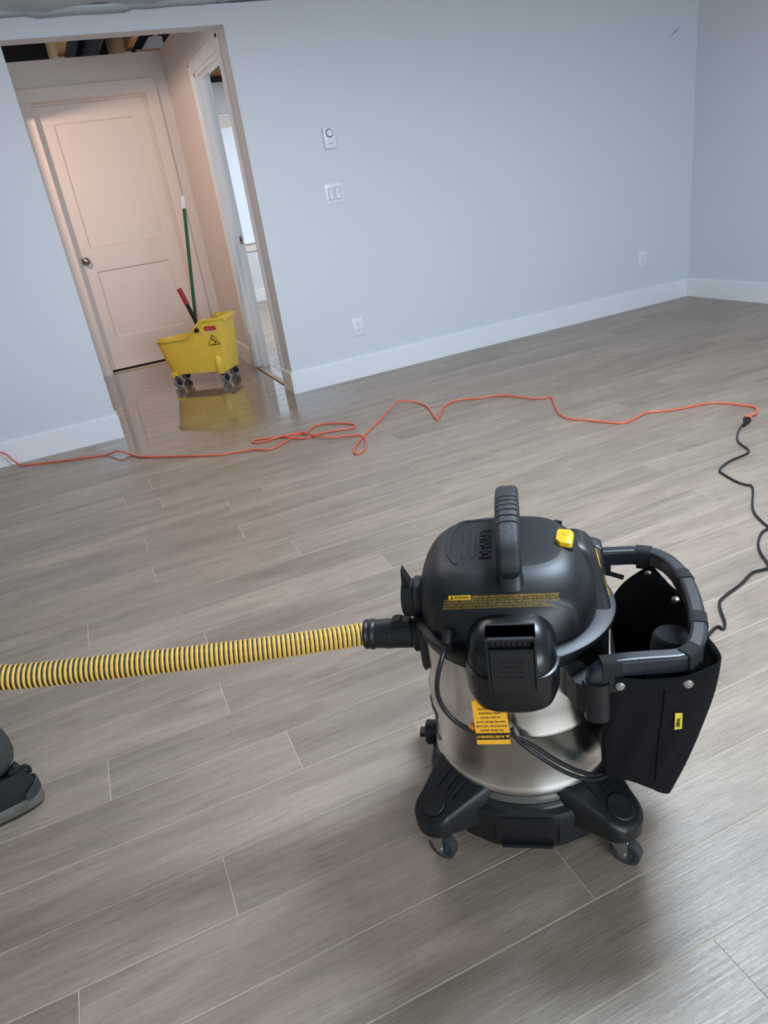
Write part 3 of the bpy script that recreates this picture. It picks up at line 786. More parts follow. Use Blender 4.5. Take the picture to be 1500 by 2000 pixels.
box(bm, -.041, -.037, y - .0125, y + .015, .474, .578, bevel=.001, seg=1); box(bm, .035, .039, y - .0125, y + .015, .474, .578, bevel=.001, seg=1); box(bm, -.041, .039, y - .0100, y + .035, .574, .578)
obj('grille_frame', bm, M['black'], ex, smooth=False)
bm = bmesh.new(); box(bm, -.0365, .0345, y - .012, y + .004, .475, .558, bevel=.0015, seg=1)
lt = obj('latch', bm, M['black'], ex)
bm = bmesh.new(); box(bm, -.0365, .0345, y - .0145, y - .008, .5565, .5605, bevel=.001, seg=1)
for i in range(3):
    for x in (-.028, .026): cyl(bm, (x, y - .0118, .534 - i * .014), (x, y - .0130, .534 - i * .014), .0013, seg=8)
for i in range(4): box(bm, -.020, .018, y - .0127, y - .0118, .534 - i * .010, .5348 - i * .010)
obj('latch_detail', bm, M['blacks'], lt, smooth=False)
# warning print, laid on the dome in front
def dome_text(name, s, size, x, z, m, align='LEFT', bold=0.0, target=hb, spacing=1.0):
    me = text_mesh(s, size, align=align, bold=bold, spacing=spacing)
    me.transform(basis((x, -.20, z), (1, 0, 0), (0, .42, 1)) @ Matrix.Diagonal((.74, 1, 1, 1)))
    for v in me.vertices:
        d = (v.co - VCAM).normalized(); hh = target.ray_cast(VCAM, d)
        if hh[0] is not None: v.co = hh[0] - d * .0008
    return new_obj(name, me, m, head, smooth=False)
LG = ['TO REDUCE THE RISK OF FIRE, ELECTRIC SHOCK OR INJURY: READ INSTRUCTION MANUAL. DO NOT LEAVE',
      'UNATTENDED WHEN PLUGGED IN. DO NOT EXPOSE TO RAIN, STORE INDOORS. TO REDUCE THE RISK OF HEALTH',
      'HAZARDS FROM VAPORS OR DUST, DO NOT VACUUM TOXIC MATERIALS. AVERTISSEMENT: POUR REDUIRE LE RISQUE',
      'DE BLESSURE, LIRE LE MANUEL D\'UTILISATION. NE PAS LAISSER SANS SURVEILLANCE. ADVERTENCIA: PARA',
      'REDUCIR EL RIESGO DE LESIONES, LEA EL MANUAL DE INSTRUCCIONES. NO DEJE DESATENDIDA LA ASPIRADORA.']
for i, s in enumerate(LG):
    dome_text('warning_print', s, .0047, (-.060 if i == 0 else -.104 - .0010 * i), .632 - i * .0052, M['ytext'], spacing=1.0 if i else .80)
bm = bmesh.new(); q = rrect(.040, .0088, .002, 3)
vs = []
for k_ in (0, 1):
    pass
plate = []
nn = 20
for i in range(nn + 1):
    for j in (0, 1):
        x = -.097 + .036 * i / nn; z = .6272 + .0088 * j
        p = Vector((x, -.20, z)); d = (p - VCAM).normalized(); hh = hb.ray_cast(VCAM, d)[0] - d * .0006; plate.append(bm.verts.new(hh))
for i in range(nn): bm.faces.new((plate[2 * i], plate[2 * i + 2], plate[2 * i + 3], plate[2 * i + 1]))
obj('warning_label', bm, M['ylabel'], head)
dome_text('warning_word', '\u25B2 WARNING', .0068, -.094, .6316, M['ink'], bold=.0002)
# ports on the left side
bm = bmesh.new(); lathe(bm, [(.030, -.120), (.036, -.150), (.038, -.165), (.042, -.176), (.0425, -.190), (.038, -.193), (.0365, -.213), (.033, -.216), (.029, -.216), (.028, -.20), (0, -.20)], 40, axis='X', axis_o=(.004, 0, .510))
obj('blower_port', bm, M['black'], vac, ang=.5)
bm = bmesh.new(); prism(bm, [(-.2075, .580), (-.194, .550), (-.194, .530), (-.2105, .520)], -.014, .010, axis='Y'); obj('port_flap', bm, M['blackm'], vac, smooth=False)
bm = bmesh.new()
for z0, z1, w in ((.352, .466, .040),):
    A = []
    for i in range(13):
        t = PI - .30 + .60 * i / 12
        A.append([Vector((r * math.cos(t), r * math.sin(t), z)) for r, z in ((.176, .378), (.186, .372), (.190, .382), (.192, .484), (.176, .484))])
    loft(bm, A)
obj('inlet_plate', bm, M['black'], vac, ang=.5)
bm = bmesh.new(); lathe(bm, [(.036, -.170), (.038, -.196), (.035, -.200), (.030, -.200)], 36, axis='X', axis_o=(0, 0, .425)); obj('hose_inlet', bm, M['black'], vac)
# drain cap low on the left
bm = bmesh.new(); lathe(bm, [(0, -.165), (.024, -.165), (.026, -.180), (.0275, -.204), (.024, -.208), (.012, -.209), (0, -.209)], 28, axis='X', axis_o=(-.004, .030, .135))
box(bm, -.226, -.210, .018, .042, .129, .141, bevel=.002, seg=1); obj('drain_cap', bm, M['black'], vac, ang=.5)
# print on the left flank of the drum
db = bvh_of(drum)
for word, size, z_, deg, bold in (('DEWALT', .058, .255, 206, .003), ('10 gal', .022, .205, 203, .001)):
    me = text_mesh(word, size, bold=bold, spacing=.95)
    bmt = bmesh.new(); bmt.from_mesh(me); bmesh.ops.triangulate(bmt, faces=bmt.faces[:])
    bmesh.ops.subdivide_edges(bmt, edges=[e for e in bmt.edges if e.calc_length() > .006], cuts=3); bmt.to_mesh(me); bmt.free()
    xm = max(v.co.x for v in me.vertices)
    for v in me.vertices:
        t = math.radians(deg) - (xm - v.co.x) / .1795
        v.co = Vector((.1803 * math.cos(t), .1803 * math.sin(t), z_ + v.co.y))
    new_obj('drum_lettering', me, M['ink'], vac, smooth=False)
# U shaped tube that carries the tool bag
TP = catmull([(.150, .180, .478), (.205, .182, .478), (.272, .178, .478), (.308, .148, .478), (.325, .095, .478), (.331, .035, .478), (.327, -.035, .478), (.317, -.100, .478), (.299, -.150, .478), (.274, -.174, .478), (.215, -.180, .478), (.165, -.186, .477), (.142, -.190, .466), (.134, -.192, .448), (.133, -.192, .410)], 5)
def tube_rings(path, w, h, r):
    out = []
    for i, p in enumerate(path):
        t = (path[min(i + 1, len(path) - 1)] - path[max(i - 1, 0)]).normalized()
        up = Vector((0, 0, 1)) if abs(t.z) < .5 else Vector((-.6, .8, .0))
        up = Vector((-.35, .1, 1)).normalized() if abs(t.z) >= .25 else up
        s = t.cross(up).normalized(); wv = s.cross(t).normalized(); out.append([p + s * a + wv * b_ for a, b_ in rrect(w, h, r, 3)])
    return out
bm = bmesh.new(); loft(bm, tube_rings(TP[::2], .027, .035, .006)); tube = obj('bag_frame', bm, M['frame'], vac, ang=.22)
bm = bmesh.new()      # socket the front end drops into, with its arm back to the drum
loft(bm, [sell(.136, -.192, .022, .022, 2.4, z, 32) for z in (.378, .382, .452, .456)])
loft(bm, [[Vector(p) for p in ((.085, -.150, z), (.102, -.190, z), (.136, -.213, z), (.146, -.175, z), (.110, -.120, z))] for z in (.388, .446)])
obj('frame_socket', bm, M['black'], vac, ang=.5)
bm = bmesh.new(); loft(bm, [[Vector(p) for p in ((.06, .150, z), (.10, .215, z), (.175, .222, z), (.175, .175, z), (.12, .12, z))] for z in (.44, .495)]); obj('frame_socket', bm, M['black'], vac, ang=.5)
bm = bmesh.new(); box(bm, .194, .206, .172, .186, .435, .472, bevel=.002, seg=1); cyl(bm, (.200, .176, .440), (.230, .162, .436), .0052, seg=14); obj('hook', bm, M['blackm'], vac, ang=.6)

# ---------------------------------------------------------------- tool bag hanging from the tube
Mv = Matrix.Translation(VO) @ Matrix.Rotation(VR, 4, 'Z')
BO = Vector((.24, 0, .165)); bw = Mv @ BO
bag = thing('tool_bag', 'black fabric tool bag strapped to the tube on the right side of the vacuum', 'bag', bw, VR)
topP = [(.146, -.197, .464), (.172, -.204, .466), (.215, -.207, .464), (.262, -.206, .466), (.296, -.198, .470), (.334, -.178, .478), (.338, -.130, .472), (.342, -.080, .450), (.345, -.020, .432), (.345, .040, .428), (.340, .085, .440), (.325, .130, .425), (.306, .155, .440), (.288, .170, .455), (.262, .176, .440), (.228, .182, .405), (.205, .170, .370), (.195, .10, .355), (.190, 0, .352), (.176, -.08, .365), (.150, -.14, .400)]
botP = [(.150, -.165, .207), (.170, -.172, .207), (.195, -.176, .207), (.220, -.176, .198), (.244, -.172, .176), (.268, -.160, .163), (.276, -.120, .170), (.275, -.080, .175), (.275, -.020, .180), (.275, .030, .185), (.27, .080, .19), (.262, .110, .2), (.255, .125, .2), (.245, .135, .2), (.24, .14, .2), (.225, .14, .2), (.21, .12, .2), (.198, .08, .2), (.190, 0, .2), (.176, -.07, .2), (.150, -.125, .203)]
NS = 5
topC = catmull(topP + [topP[0]], NS)[:-1]; botC = catmull(botP + [botP[0]], NS)[:-1]
rings = []
for k_ in range(15):
    s = k_ / 14; e = smooth01(s) * .35 + s * .65; e2 = (1 - math.cos(s * PI / 2))
    rg = []
    for i, (a, b_) in enumerate(zip(topC, botC)):
        w = e * .15 + e2 * .85
        p = Vector((a.x + (b_.x - a.x) * w, a.y + (b_.y - a.y) * e, a.z + (b_.z - a.z) * s))
        p.x += .0018 * math.sin(i * .55 + s * 7) * math.sin(s * PI); p.y += .0022 * math.sin(i * .8 + s * 5) * math.sin(s * PI)
        rg.append(p - BO)
    rings.append(rg)
bm = bmesh.new(); loft(bm, rings, cap0=False, cap1=True)
pouch = obj('pouch', bm, M['fabric'], bag, ang=1.3)
mo = pouch.modifiers.new('cloth', 'SOLIDIFY'); mo.thickness = .0022; mo.offset = -1
pb = bvh_of(pouch)
def on_front(x, z, off=.0025):
    h = pb.ray_cast(Vector((x, -.30, z)) - BO, Vector((0, 1, 0))); return (h[0].y if h[0] is not None else -.19) - off
# piped seam near the corner of the front panel
bm = bmesh.new(); sp_ = []
for i in range(16):
    z = .440 - i * .0155; x = .243 - .006 * i / 15; sp_.append(Vector((x - BO.x, on_front(x, z, .0012), z - BO.z)))
sweep(bm, sp_, circ(.0013, 6)); obj('seam_piping', bm, M['fabric'], bag)
# straps around the tube and rivets
def nearest(path, x, y): return min(range(1, len(path) - 1), key=lambda q: (path[q].x - x) ** 2 + (path[q].y - y) ** 2)
for x, y in ((.276, .178), (.326, .075), (.322, -.070), (.286, -.162), (.160, -.184)):
    j = nearest(TP, x, y); p = TP[j]; t = (TP[j + 1] - TP[j - 1]).normalized(); t.z = 0; t.normalize()
    s = t.cross(Vector((0, 0, 1))).normalized()
    bm = bmesh.new(); W_ = .016
    loft(bm, [[p + t * d - BO + s * a + Vector((0, 0, b_)) for a, b_ in rrect(.031, .039, .009, 3)] for d in (-W_, W_)])
    pr = [(-.0155, -.040), (-.0125, -.040), (-.0125, -.010), (-.0155, -.010)]
    sgn = 1 if (p + s * .03 - Vector((.22, 0, 0))).length > (p - s * .03 - Vector((.22, 0, 0))).length else -1
    loft(bm, [[p + t * d - BO + s * (a * -sgn) + Vector((0, 0, b_)) for a, b_ in pr] for d in (-W_, W_)])
    obj('strap', bm, M['webbing'], bag, ang=.6)
for x, z in ((.279, .450), (.172, .448)):
    bm = bmesh.new(); yy = on_front(x, z, 0)
    lathe(bm, [(0, -.0045), (.006, -.0040), (.0085, -.0015), (.0085, .001)], 24, axis='Y', axis_o=(x - BO.x, yy, z - BO.z)); obj('rivet', bm, M['rivet'], bag)
for x, y, z in ((.282, .166, .438), (.318, .075, .428)):
    bm = bmesh.new(); lathe(bm, [(0, -.0035), (.006, -.003), (.0085, -.001), (.0085, .004)], 24, axis='Y', axis_o=(x - BO.x, y + .004, z - BO.z)); obj('rivet', bm, M['rivet'], bag)
bm = bmesh.new(); x0, z0, x1, z1 = .262, .345, .274, .386
q = [(-.0055, 0), (.0065, .003), (.0055, .040), (-.0065, .040)]
va = [bm.verts.new((.268 + a - BO.x, on_front(.268 + a, .346 + b_, .0032), .346 + b_ - BO.z)) for a, b_ in q]; vb = [bm.verts.new(v.co + Vector((0, .001, 0))) for v in va]
bm.faces.new(va); bm.faces.new(vb[::-1])
for i in range(4): bm.faces.new((va[i], va[(i + 1) % 4], vb[(i + 1) % 4], vb[i]))
lt_ = obj('logo_tag', bm, mat('yellow_woven_tag', srgb(222, 200, 60), .7), bag, smooth=False)
me = text_mesh('DEWALT', .0076, bold=.0003, spacing=.85)
me.transform(basis((.268 - BO.x, on_front(.268, .365, .0040) - .0, .366 - BO.z), (0.02, 0, 1), (-1, 0, 0)) @ Matrix.Diagonal((.82, 1, 1, 1))); new_obj('lettering', me, M['ink'], lt_, smooth=False)
# foam filter sleeve dropped into the bag
bm = bmesh.new(); rings = []
for z, r in ((.20, .034), (.205, .040), (.34, .043), (.375, .042), (.382, .038), (.386, .028), (.387, .012)): rings.append([Vector((r * math.cos(t), r * math.sin(t) * .9, z - .20)) for t in [2 * PI * i / 40 for i in range(40)]])
loft(bm, rings)
fo = obj('foam_filter', bm, M['foam']); fo.matrix_world = Mv @ Matrix.Translation((.286, .018, .206)) @ Matrix.Rotation(.12, 4, 'Y') @ Matrix.Rotation(-.03, 4, 'X')
tag(fo, 'round dark grey foam filter sleeve lying inside the black tool bag', 'filter')

# ---------------------------------------------------------------- hose
hose = thing('vacuum_hose', 'yellow and black ribbed vacuum hose with a black cuff, leading off left', 'hose', Mv @ Vector((-.196, 0, .425)), VR)
HO = Vector((-.196, 0, .425))
HC = catmull([(-.296, -.001, .4270), (-.452, -.058, .443), (-.605, -.111, .461), (-.787, -.172, .485), (-.961, -.231, .512)] + [tuple(Mv.inverted() @ Vector(p)) for p in ((-.49, 1.385, .565), (-.66, 1.405, .66), (-.79, 1.44, .81), (-.875, 1.49, .94))], 60)
# resample at even steps
L_ = [0]
for a, b_ in zip(HC, HC[1:]): L_.append(L_[-1] + (b_ - a).length)
pitch = .0094; step = pitch / 6; n_ = int(L_[-1] / step); bm = bmesh.new(); prev = None; rows_ = []; j = 0; seg = 28
for i in range(n_):
    d = i * step
    while L_[j + 1] < d: j += 1
    f = (d - L_[j]) / (L_[j + 1] - L_[j]); p = HC[j].lerp(HC[j + 1], f)
    t = (HC[min(j + 2, len(HC) - 1)] - HC[max(j - 1, 0)]).normalized(); s = Vector((0, 0, 1)).cross(t).normalized(); w = t.cross(s)
    r = (.0212, .0238, .0243, .0243, .0238, .0212)[i % 6]
    rows_.append([bm.verts.new(p + (s * math.cos(q) + w * math.sin(q)) * r - HO) for q in [2 * PI * k_ / seg for k_ in range(seg)]])
for i, (a, b_) in enumerate(zip(rows_, rows_[1:])):
    for k_ in range(seg):
        f = bm.faces.new((a[k_], a[(k_ + 1) % seg], b_[(k_ + 1) % seg], b_[k_])); f.material_index = 1 if i % 6 in (5, 0) else 0
me = bpy.data.meshes.new('ribbed_tube'); bm.to_mesh(me); bm.free(); me.materials.append(M['hosey']); me.materials.append(M['hoseb'])
for p in me.polygons: p.use_smooth = True
o = new_obj('ribbed_tube', me, None, hose)
bm = bmesh.new(); lathe(bm, [(.024, -.000), (.0300, -.006), (.0300, -.050), (.0306, -.051), (.0306, -.065), (.0298, -.066), (.0292, -.084), (.0310, -.087), (.0320, -.091), (.0310, -.095), (.0290, -.096), (.0292, -.099), (.0310, -.102), (.0296, -.107), (.022, -.107)], 48, axis='X')
cuff = obj('hose_cuff', bm, M['black'], hose, ang=.5)
bm = bmesh.new(); box(bm, -.046, -.008, -.016, .010, .025, .038, bevel=.002, seg=1); box(bm, -.040, -.026, -.0165, .006, .0375, .0420, bevel=.001, seg=1); obj('cuff_lock', bm, M['blackm'], cuff, ang=.5)
# wand out of frame
we = HC[-1] - HO
bm = bmesh.new(); sweep(bm, catmull([Mv.inverted() @ Vector(p) - HO for p in ((-.86, 1.48, .915), (-.92, 1.535, .972), (-1.04, 1.57, .95), (-1.14, 1.585, .84), (-1.70, 1.65, .05))], 8), circ(.019, 20)); obj('wand', bm, M['black'], hose)
bm = bmesh.new(); e = Mv.inverted() @ Vector((-1.70, 1.65, .05)) - HO; box(bm, e.x - .05, e.x + .03, e.y - .16, e.y + .16, -.425 + .002, -.425 + .05, bevel=.008); obj('floor_nozzle', bm, M['black'], hose)

# ---------------------------------------------------------------- cords
def cable(name, pts, r, m, parent=None, sub=5, seg=10):
    bm = bmesh.new(); sweep(bm, catmull(pts, sub), circ(r, seg)); return obj(name, bm, m, parent)
ORANGE = [(-0.507, 4.681, 0.006), (-0.295, 4.566, 0.006), (-0.143, 4.496, 0.006), (-0.038, 4.45, 0.006), (0.035, 4.374, 0.03), (0.095, 4.319, 0.006), (0.154, 4.214, 0.006), (0.337, 4.044, 0.006), (0.524, 3.881, 0.006), (0.595, 3.854, 0.006), (0.717, 3.808, 0.006), (0.796, 3.735, 0.006), (0.94, 3.821, 0.006), (0.999, 3.86, 0.006), (1.044, 3.851, 0.006), (1.143, 3.944, 0.006), (1.254, 3.871, 0.006), (1.317, 3.767, 0.006), (1.273, 3.719, 0.006), (1.122, 3.775, 0.006), (1.041, 3.759, 0.006), (0.977, 3.79, 0.006), (0.908, 3.898, 0.006), (0.827, 3.946, 0.006), (0.76, 3.972, 0.006), (0.753, 3.926, 0.006), (0.805, 3.897, 0.006), (0.902, 3.879, 0.006), (0.973, 3.866, 0.006), (1.024, 3.849, 0.006), (1.05, 3.759, 0.006), (1.109, 3.637, 0.006), (1.271, 3.552, 0.006), (1.219, 3.364, 0.006), (1.159, 3.294, 0.006), (1.136, 3.323, 0.006), (1.178, 3.406, 0.006), (1.267, 3.521, 0.006), (1.421, 3.68, 0.006), (1.582, 3.831, 0.02), (1.674, 3.928, 0.02), (1.716, 3.916, 0.02), (1.779, 3.833, 0.006), (1.772, 3.697, 0.006), (1.706, 3.463, 0.006), (1.812, 3.608, 0.006), (1.914, 3.688, 0.006), (1.989, 3.69, 0.006), (2.065, 3.638, 0.006), (2.201, 3.567, 0.006), (2.285, 3.373, 0.006), (2.361, 3.311, 0.006), (2.338, 3.25, 0.006), (2.252, 3.101, 0.006), (2.207, 2.998, 0.006), (2.209, 2.922, 0.006), (2.243, 2.861, 0.006), (2.291, 2.761, 0.006), (2.339, 2.685, 0.006), (2.402, 2.684, 0.006), (2.521, 2.717, 0.006), (2.583, 2.683, 0.006), (2.675, 2.638, 0.006), (2.812, 2.605, 0.006), (2.867, 2.553, 0.006), (2.91, 2.427, 0.006), (2.893, 2.374, 0.006), (2.838, 2.332, 0.006), (2.779, 2.298, 0.006)]
BLACK = [(2.726, 2.287, 0.006), (2.699, 2.274, 0.006), (2.636, 2.245, 0.006), (2.542, 2.175, 0.006), (2.497, 2.122, 0.006), (2.468, 2.057, 0.006), (2.442, 2.026, 0.006), (2.393, 2.015, 0.006), (2.307, 2.007, 0.006), (2.217, 1.97, 0.006), (2.194, 1.924, 0.006), (2.175, 1.848, 0.006), (2.177, 1.81, 0.006), (2.183, 1.787, 0.006), (2.148, 1.749, 0.006), (2.046, 1.663, 0.006), (1.999, 1.606, 0.006), (1.964, 1.532, 0.006), (1.971, 1.51, 0.006), (1.952, 1.516, 0.006), (1.91, 1.508, 0.006), (1.849, 1.469, 0.006), (1.803, 1.422, 0.006), (1.769, 1.369, 0.006), (1.746, 1.343, 0.006), (1.724, 1.344, 0.006), (1.683, 1.35, 0.006), (1.609, 1.325, 0.006), (1.52, 1.305, 0.006), (1.484, 1.289, 0.006), (1.452, 1.254, 0.006), (1.423, 1.215, 0.006), (1.395, 1.194, 0.006), (1.343, 1.196, 0.006)]
mi = Mv.inverted()
cord = thing('power_cord', 'black vacuum power cord winding over the floor on the right', 'cord', (BLACK[20][0], BLACK[20][1], 0))
inv = Vector(cord.location)
loc_pts = [(-.113, -.148, .512), (-.121, -.172, .500), (-.134, -.188, .460), (-.137, -.190, .420), (-.124, -.194, .385), (-.100, -.200, .362), (-.070, -.205, .352), (-.030, -.200, .345), (.000, -.197, .330), (.025, -.198, .312), (.055, -.196, .282), (.085, -.188, .252), (.112, -.176, .226), (.137, -.162, .208), (.164, -.137, .202), (.190, -.08, .18), (.205, .0, .12), (.225, .08, .05), (.26, .135, .012)]
lp = [Mv @ Vector(p) for p in loc_pts]
fp = [Vector(p) for p in BLACK]
allp = [p - inv for p in (lp + fp[::-1])]
cable('cord_jacket', allp, .0044, M['cord'], cord)
slack = [(-.012, -.197, .352), (-.004, -.200, .330), (.010, -.200, .312), (.040, -.200, .282), (.075, -.194, .247), (.107, -.181, .218), (.134, -.166, .200), (.164, -.142, .194), (.19, -.08, .19), (.21, .0, .20)]
cable('cord_loop', [Mv @ Vector(p) - inv for p in slack], .0038, M['cord'], cord)
bm = bmesh.new(); cyl(bm, (-.112, -.135, .518), (-.115, -.160, .508), .0115, .0085, 20); g_ = obj('cord_grommet', bm, M['blackm'], vac)
# plug pushed into the orange connector
pa, pbb = Vector((2.736, 2.291, .016)), Vector((2.702, 2.270, .014)); d = (Vector((2.748, 2.296, .016)) - Vector((2.700, 2.268, .014))).normalized()
def block(bm, p, d, w0, w1, l, h0, h1):
    s = Vector((-d.y, d.x, 0)).normalized()
    rings = []
    for t, w, h in ((0, w0 * .8, h0 * .8), (.12, w0, h0), (.85, w1, h1), (1, w1 * .8, h1 * .8)):
        c = p + d * l * t; rings.append([c + s * a + Vector((0, 0, b_)) for a, b_ in rrect(w, h, min(w, h) * .3, 3)])
    loft(bm, rings)
bm = bmesh.new(); block(bm, pa - d * .050 - inv, d, .018, .034, .046, .018, .028); pl = obj('plug', bm, M['blackm'], cord)
bm = bmesh.new(); cyl(bm, pa - d * .078 - inv, pa - d * .046 - inv, .006, .008, 14); obj('strain_relief', bm, M['blackm'], cord)
ext = thing('extension_cord', 'orange extension cord snaking across the floor towards the hall', 'cord', (ORANGE[40][0], ORANGE[40][1], 0))
inv2 = Vector(ext.location)
OP = [Vector(p) for p in ORANGE]
cnt = {}
for i, p in enumerate(OP):      # lift the later strand a cord's thickness where strands cross
    if 20 <= i <= 26: p.z += .000
    if 27 <= i <= 31: p.z += .010
start = [Vector(p) for p in ((-1.30, 4.742, .33), (-1.05, 4.735, .22), (-.80, 4.73, .14), (-.615, 4.74, .100), (-.561, 4.735, .030))]
cable('cord_jacket', [p - inv2 for p in (start + OP[:-1] + [pa + d * .04])], .0055, M['orange'], ext, sub=6)
bm = bmesh.new(); block(bm, pa - inv2, d, .036, .026, .042, .030, .024); obj('connector', bm, M['orange'], ext)
# amber tag hanging on the cord
tg = thing('warning_tag', 'amber paper tag printed upside down, hanging from the black cord below the exhaust', 'tag', Mv @ Vector((-.055, -.207, .325)), VR)
TO = Vector((-.055, -.207, .325))
Mt = basis((-.0515, -.212, .3725) - TO if False else Vector((-.0460, -.213, .3790)) - TO, Vector((1, -.02, .04)), Vector((-.10, .12, 1)))
bm = bmesh.new(); prism(bm, [(-.0295, -.044), (.0295, -.044), (.0295, .044), (.020, .050), (-.020, .050), (-.0295, .044)], -.0004, .0004)
bmesh.ops.transform(bm, matrix=Mt, verts=bm.verts[:]); obj('tag_card', bm, M['tag'], tg, smooth=False)
bm = bmesh.new(); prism(bm, [(-.0295, -.034), (.0295, -.034), (.0295, -.0205), (-.0295, -.0205)], .0005, .0008); bmesh.ops.transform(bm, matrix=Mt, verts=bm.verts[:]); obj('tag_band', bm, M['ink'], tg, smooth=False)
Mflip = Mt @ Matrix.Rotation(PI, 4, 'Z')
text_obj('tag_lettering', '\u25B2 AVERTISSEMENT', .0068, M['tag'], tg, Mflip @ Matrix.Translation((0, .0272, .0011)), bold=.0002)
for i, s in enumerate(['Ne faites jamais', 'fonctionner cet outil', 'sans les filtres ou le', 'ne pas retirer', 'cette étiquette', 'aux intempéries']):
    text_obj('tag_lettering', s, .0064, M['ink'], tg, Mflip @ Matrix.Translation((0, .0150 - i * .0088, .0008)), bold=.0001)
bm = bmesh.new(); cyl(bm, Vector((-.075, -.208, .362)) - TO, Vector((-.085, -.204, .368)) - TO, .006, seg=10); obj('tag_tie', bm, mat('orange_tie', srgb(190, 110, 30), .5), tg)
# ---------------------------------------------------------------- mop bucket in the hall
BKO = (.855, 5.836, 0); BKR = math.radians(-36.07)
bk = thing('mop_bucket', 'yellow wheeled mop bucket standing on the wet floor in the hall', 'bucket', BKO, BKR)
def rimz(x): return .366 + .012 * smooth01((x + .3) / .28) + .127 * smooth01((x + .04) / .20)
def outline(n=30):
    """plan outline param: rounded nose on the left, squarer box to the right; returns (x, y) with unit half width"""
    pts = []
    for i in range(n + 1):      # nose, from near side round to far side
        t = -PI / 2 - PI * i / n; pts.append((-.055 + .275 * abs(math.cos(t)) ** .75 * math.copysign(1, math.cos(t)), .132 * math.copysign(abs(math.sin(t)) ** .8, math.sin(t))))
    for i in range(1, 9): pts.append((-.055 + (.270 + .055) * i / 9, .132))
    for i in range(7):
        t = PI / 2 - PI / 2 * i / 6; pts.append((.275 + .035 * math.cos(t), .097 + .035 * math.sin(t)))
    for i in range(1, 6): pts.append((.310, .097 - .194 * i / 6))
    for i in range(7):
        t = -PI / 2 * i / 6; pts.append((.275 + .035 * math.cos(t), -.097 + .035 * math.sin(t)))
    for i in range(1, 9): pts.append((.270 - (.270 + .055) * i / 9, -.132))
    return pts
OUT = outline()
def level(t, off=0.0, z0=.098, dz=0.0):
    r = []
    for x, y in OUT:
        sx = .78 + .22 * t ** .8; sy = .86 + .14 * t
        if x > 0: sx = .86 + .14 * t
        X = x * sx; Y = y * sy
        if x > -.02 and y < 0 or x > -.02 and y > 0: Y *= 1.0 + .035 * smooth01((x + .02) / .03)
        l = math.hypot(X, Y) or 1
        X += off * X / l; Y += off * Y / l * 1.0
        r.append(Vector((X, Y, z0 + (rimz(x) - z0) * t + dz)))
    return r
bm = bmesh.new()
loft(bm, [level(0, -.02, dz=-.002), level(0), level(.03), level(.25), level(.5), level(.8), level(.955), level(.957, .010), level(.985, .013), level(1.0, .009), level(1.0, -.004), level(.9, -.006), level(.5, -.006), level(.06, -.006)], cap1=True)
body = obj('bucket_body', bm, M['bucket'], bk, ang=.5)
bbv = bvh_of(body)
bm = bmesh.new()      # corner posts over the wheels
for sy in (-1, 1):
    bm = bmesh.new()
    loft(bm, [[Vector((.205 + a * k_, sy * (.118 + dy) + b_ * k_, z)) for a, b_ in circ(.034, 20)] for z, k_, dy in ((.080, .92, -.004), (.084, 1.0, -.004), (.17, .98, 0), (.20, .85, -.002), (.222, .5, -.010), (.228, .1, -.014))])
    obj('wheel_well', bm, M['bucket'], bk, ang=.9)
bm = bmesh.new()
for sy in (-1, 1):
    bm = bmesh.new(); loft(bm, [[Vector((-.205 + a, sy * .092 + b_, z)) for a, b_ in rrect(.06, .05, .012, 3)] for z in (.076, .11)])
    obj('wheel_well', bm, M['bucket'], bk, ang=.5)
# back deflector lip
bm = bmesh.new(); box(bm, .286, .322, -.118, .118, .470, .507, bevel=.006); obj('pour_lip', bm, M['bucket'], bk)
# wringer inside
bm = bmesh.new(); loft(bm, [[Vector((.17 + a, b_, z)) for a, b_ in rrect(.21, .20, .02, 3)] for z in (.34, .44)]); obj('wringer', bm, M['blackm'], bk, ang=.5)
bm = bmesh.new()
for y in (-.142,): lathe(bm, [(0, -.012), (.010, -.012), (.016, -.010), (.0175, 0), (.0175, .008)], 24, axis='Y', axis_o=(.094, y, .428))
pv = obj('pivot_knob', bm, M['blackm'], bk)
bm = bmesh.new(); sweep(bm, [Vector((.070, -.02, .40)), Vector((.037, -.01, .475)), Vector((-.010, 0, .622))], rrect(.030, .018, .006, 3), up=(0, 1, 0)); lv = obj('wringer_lever', bm, M['blackm'], bk, ang=.5)
bm = bmesh.new(); sweep(bm, [Vector((-.006, 0, .612)), Vector((-.036, 0, .715)), Vector((-.042, 0, .730))], rrect(.036, .028, .010, 3), up=(0, 1, 0)); g_ = obj('lever_grip', bm, M['red'], lv, ang=.6); g_['label'] = 'dark red lever grip'
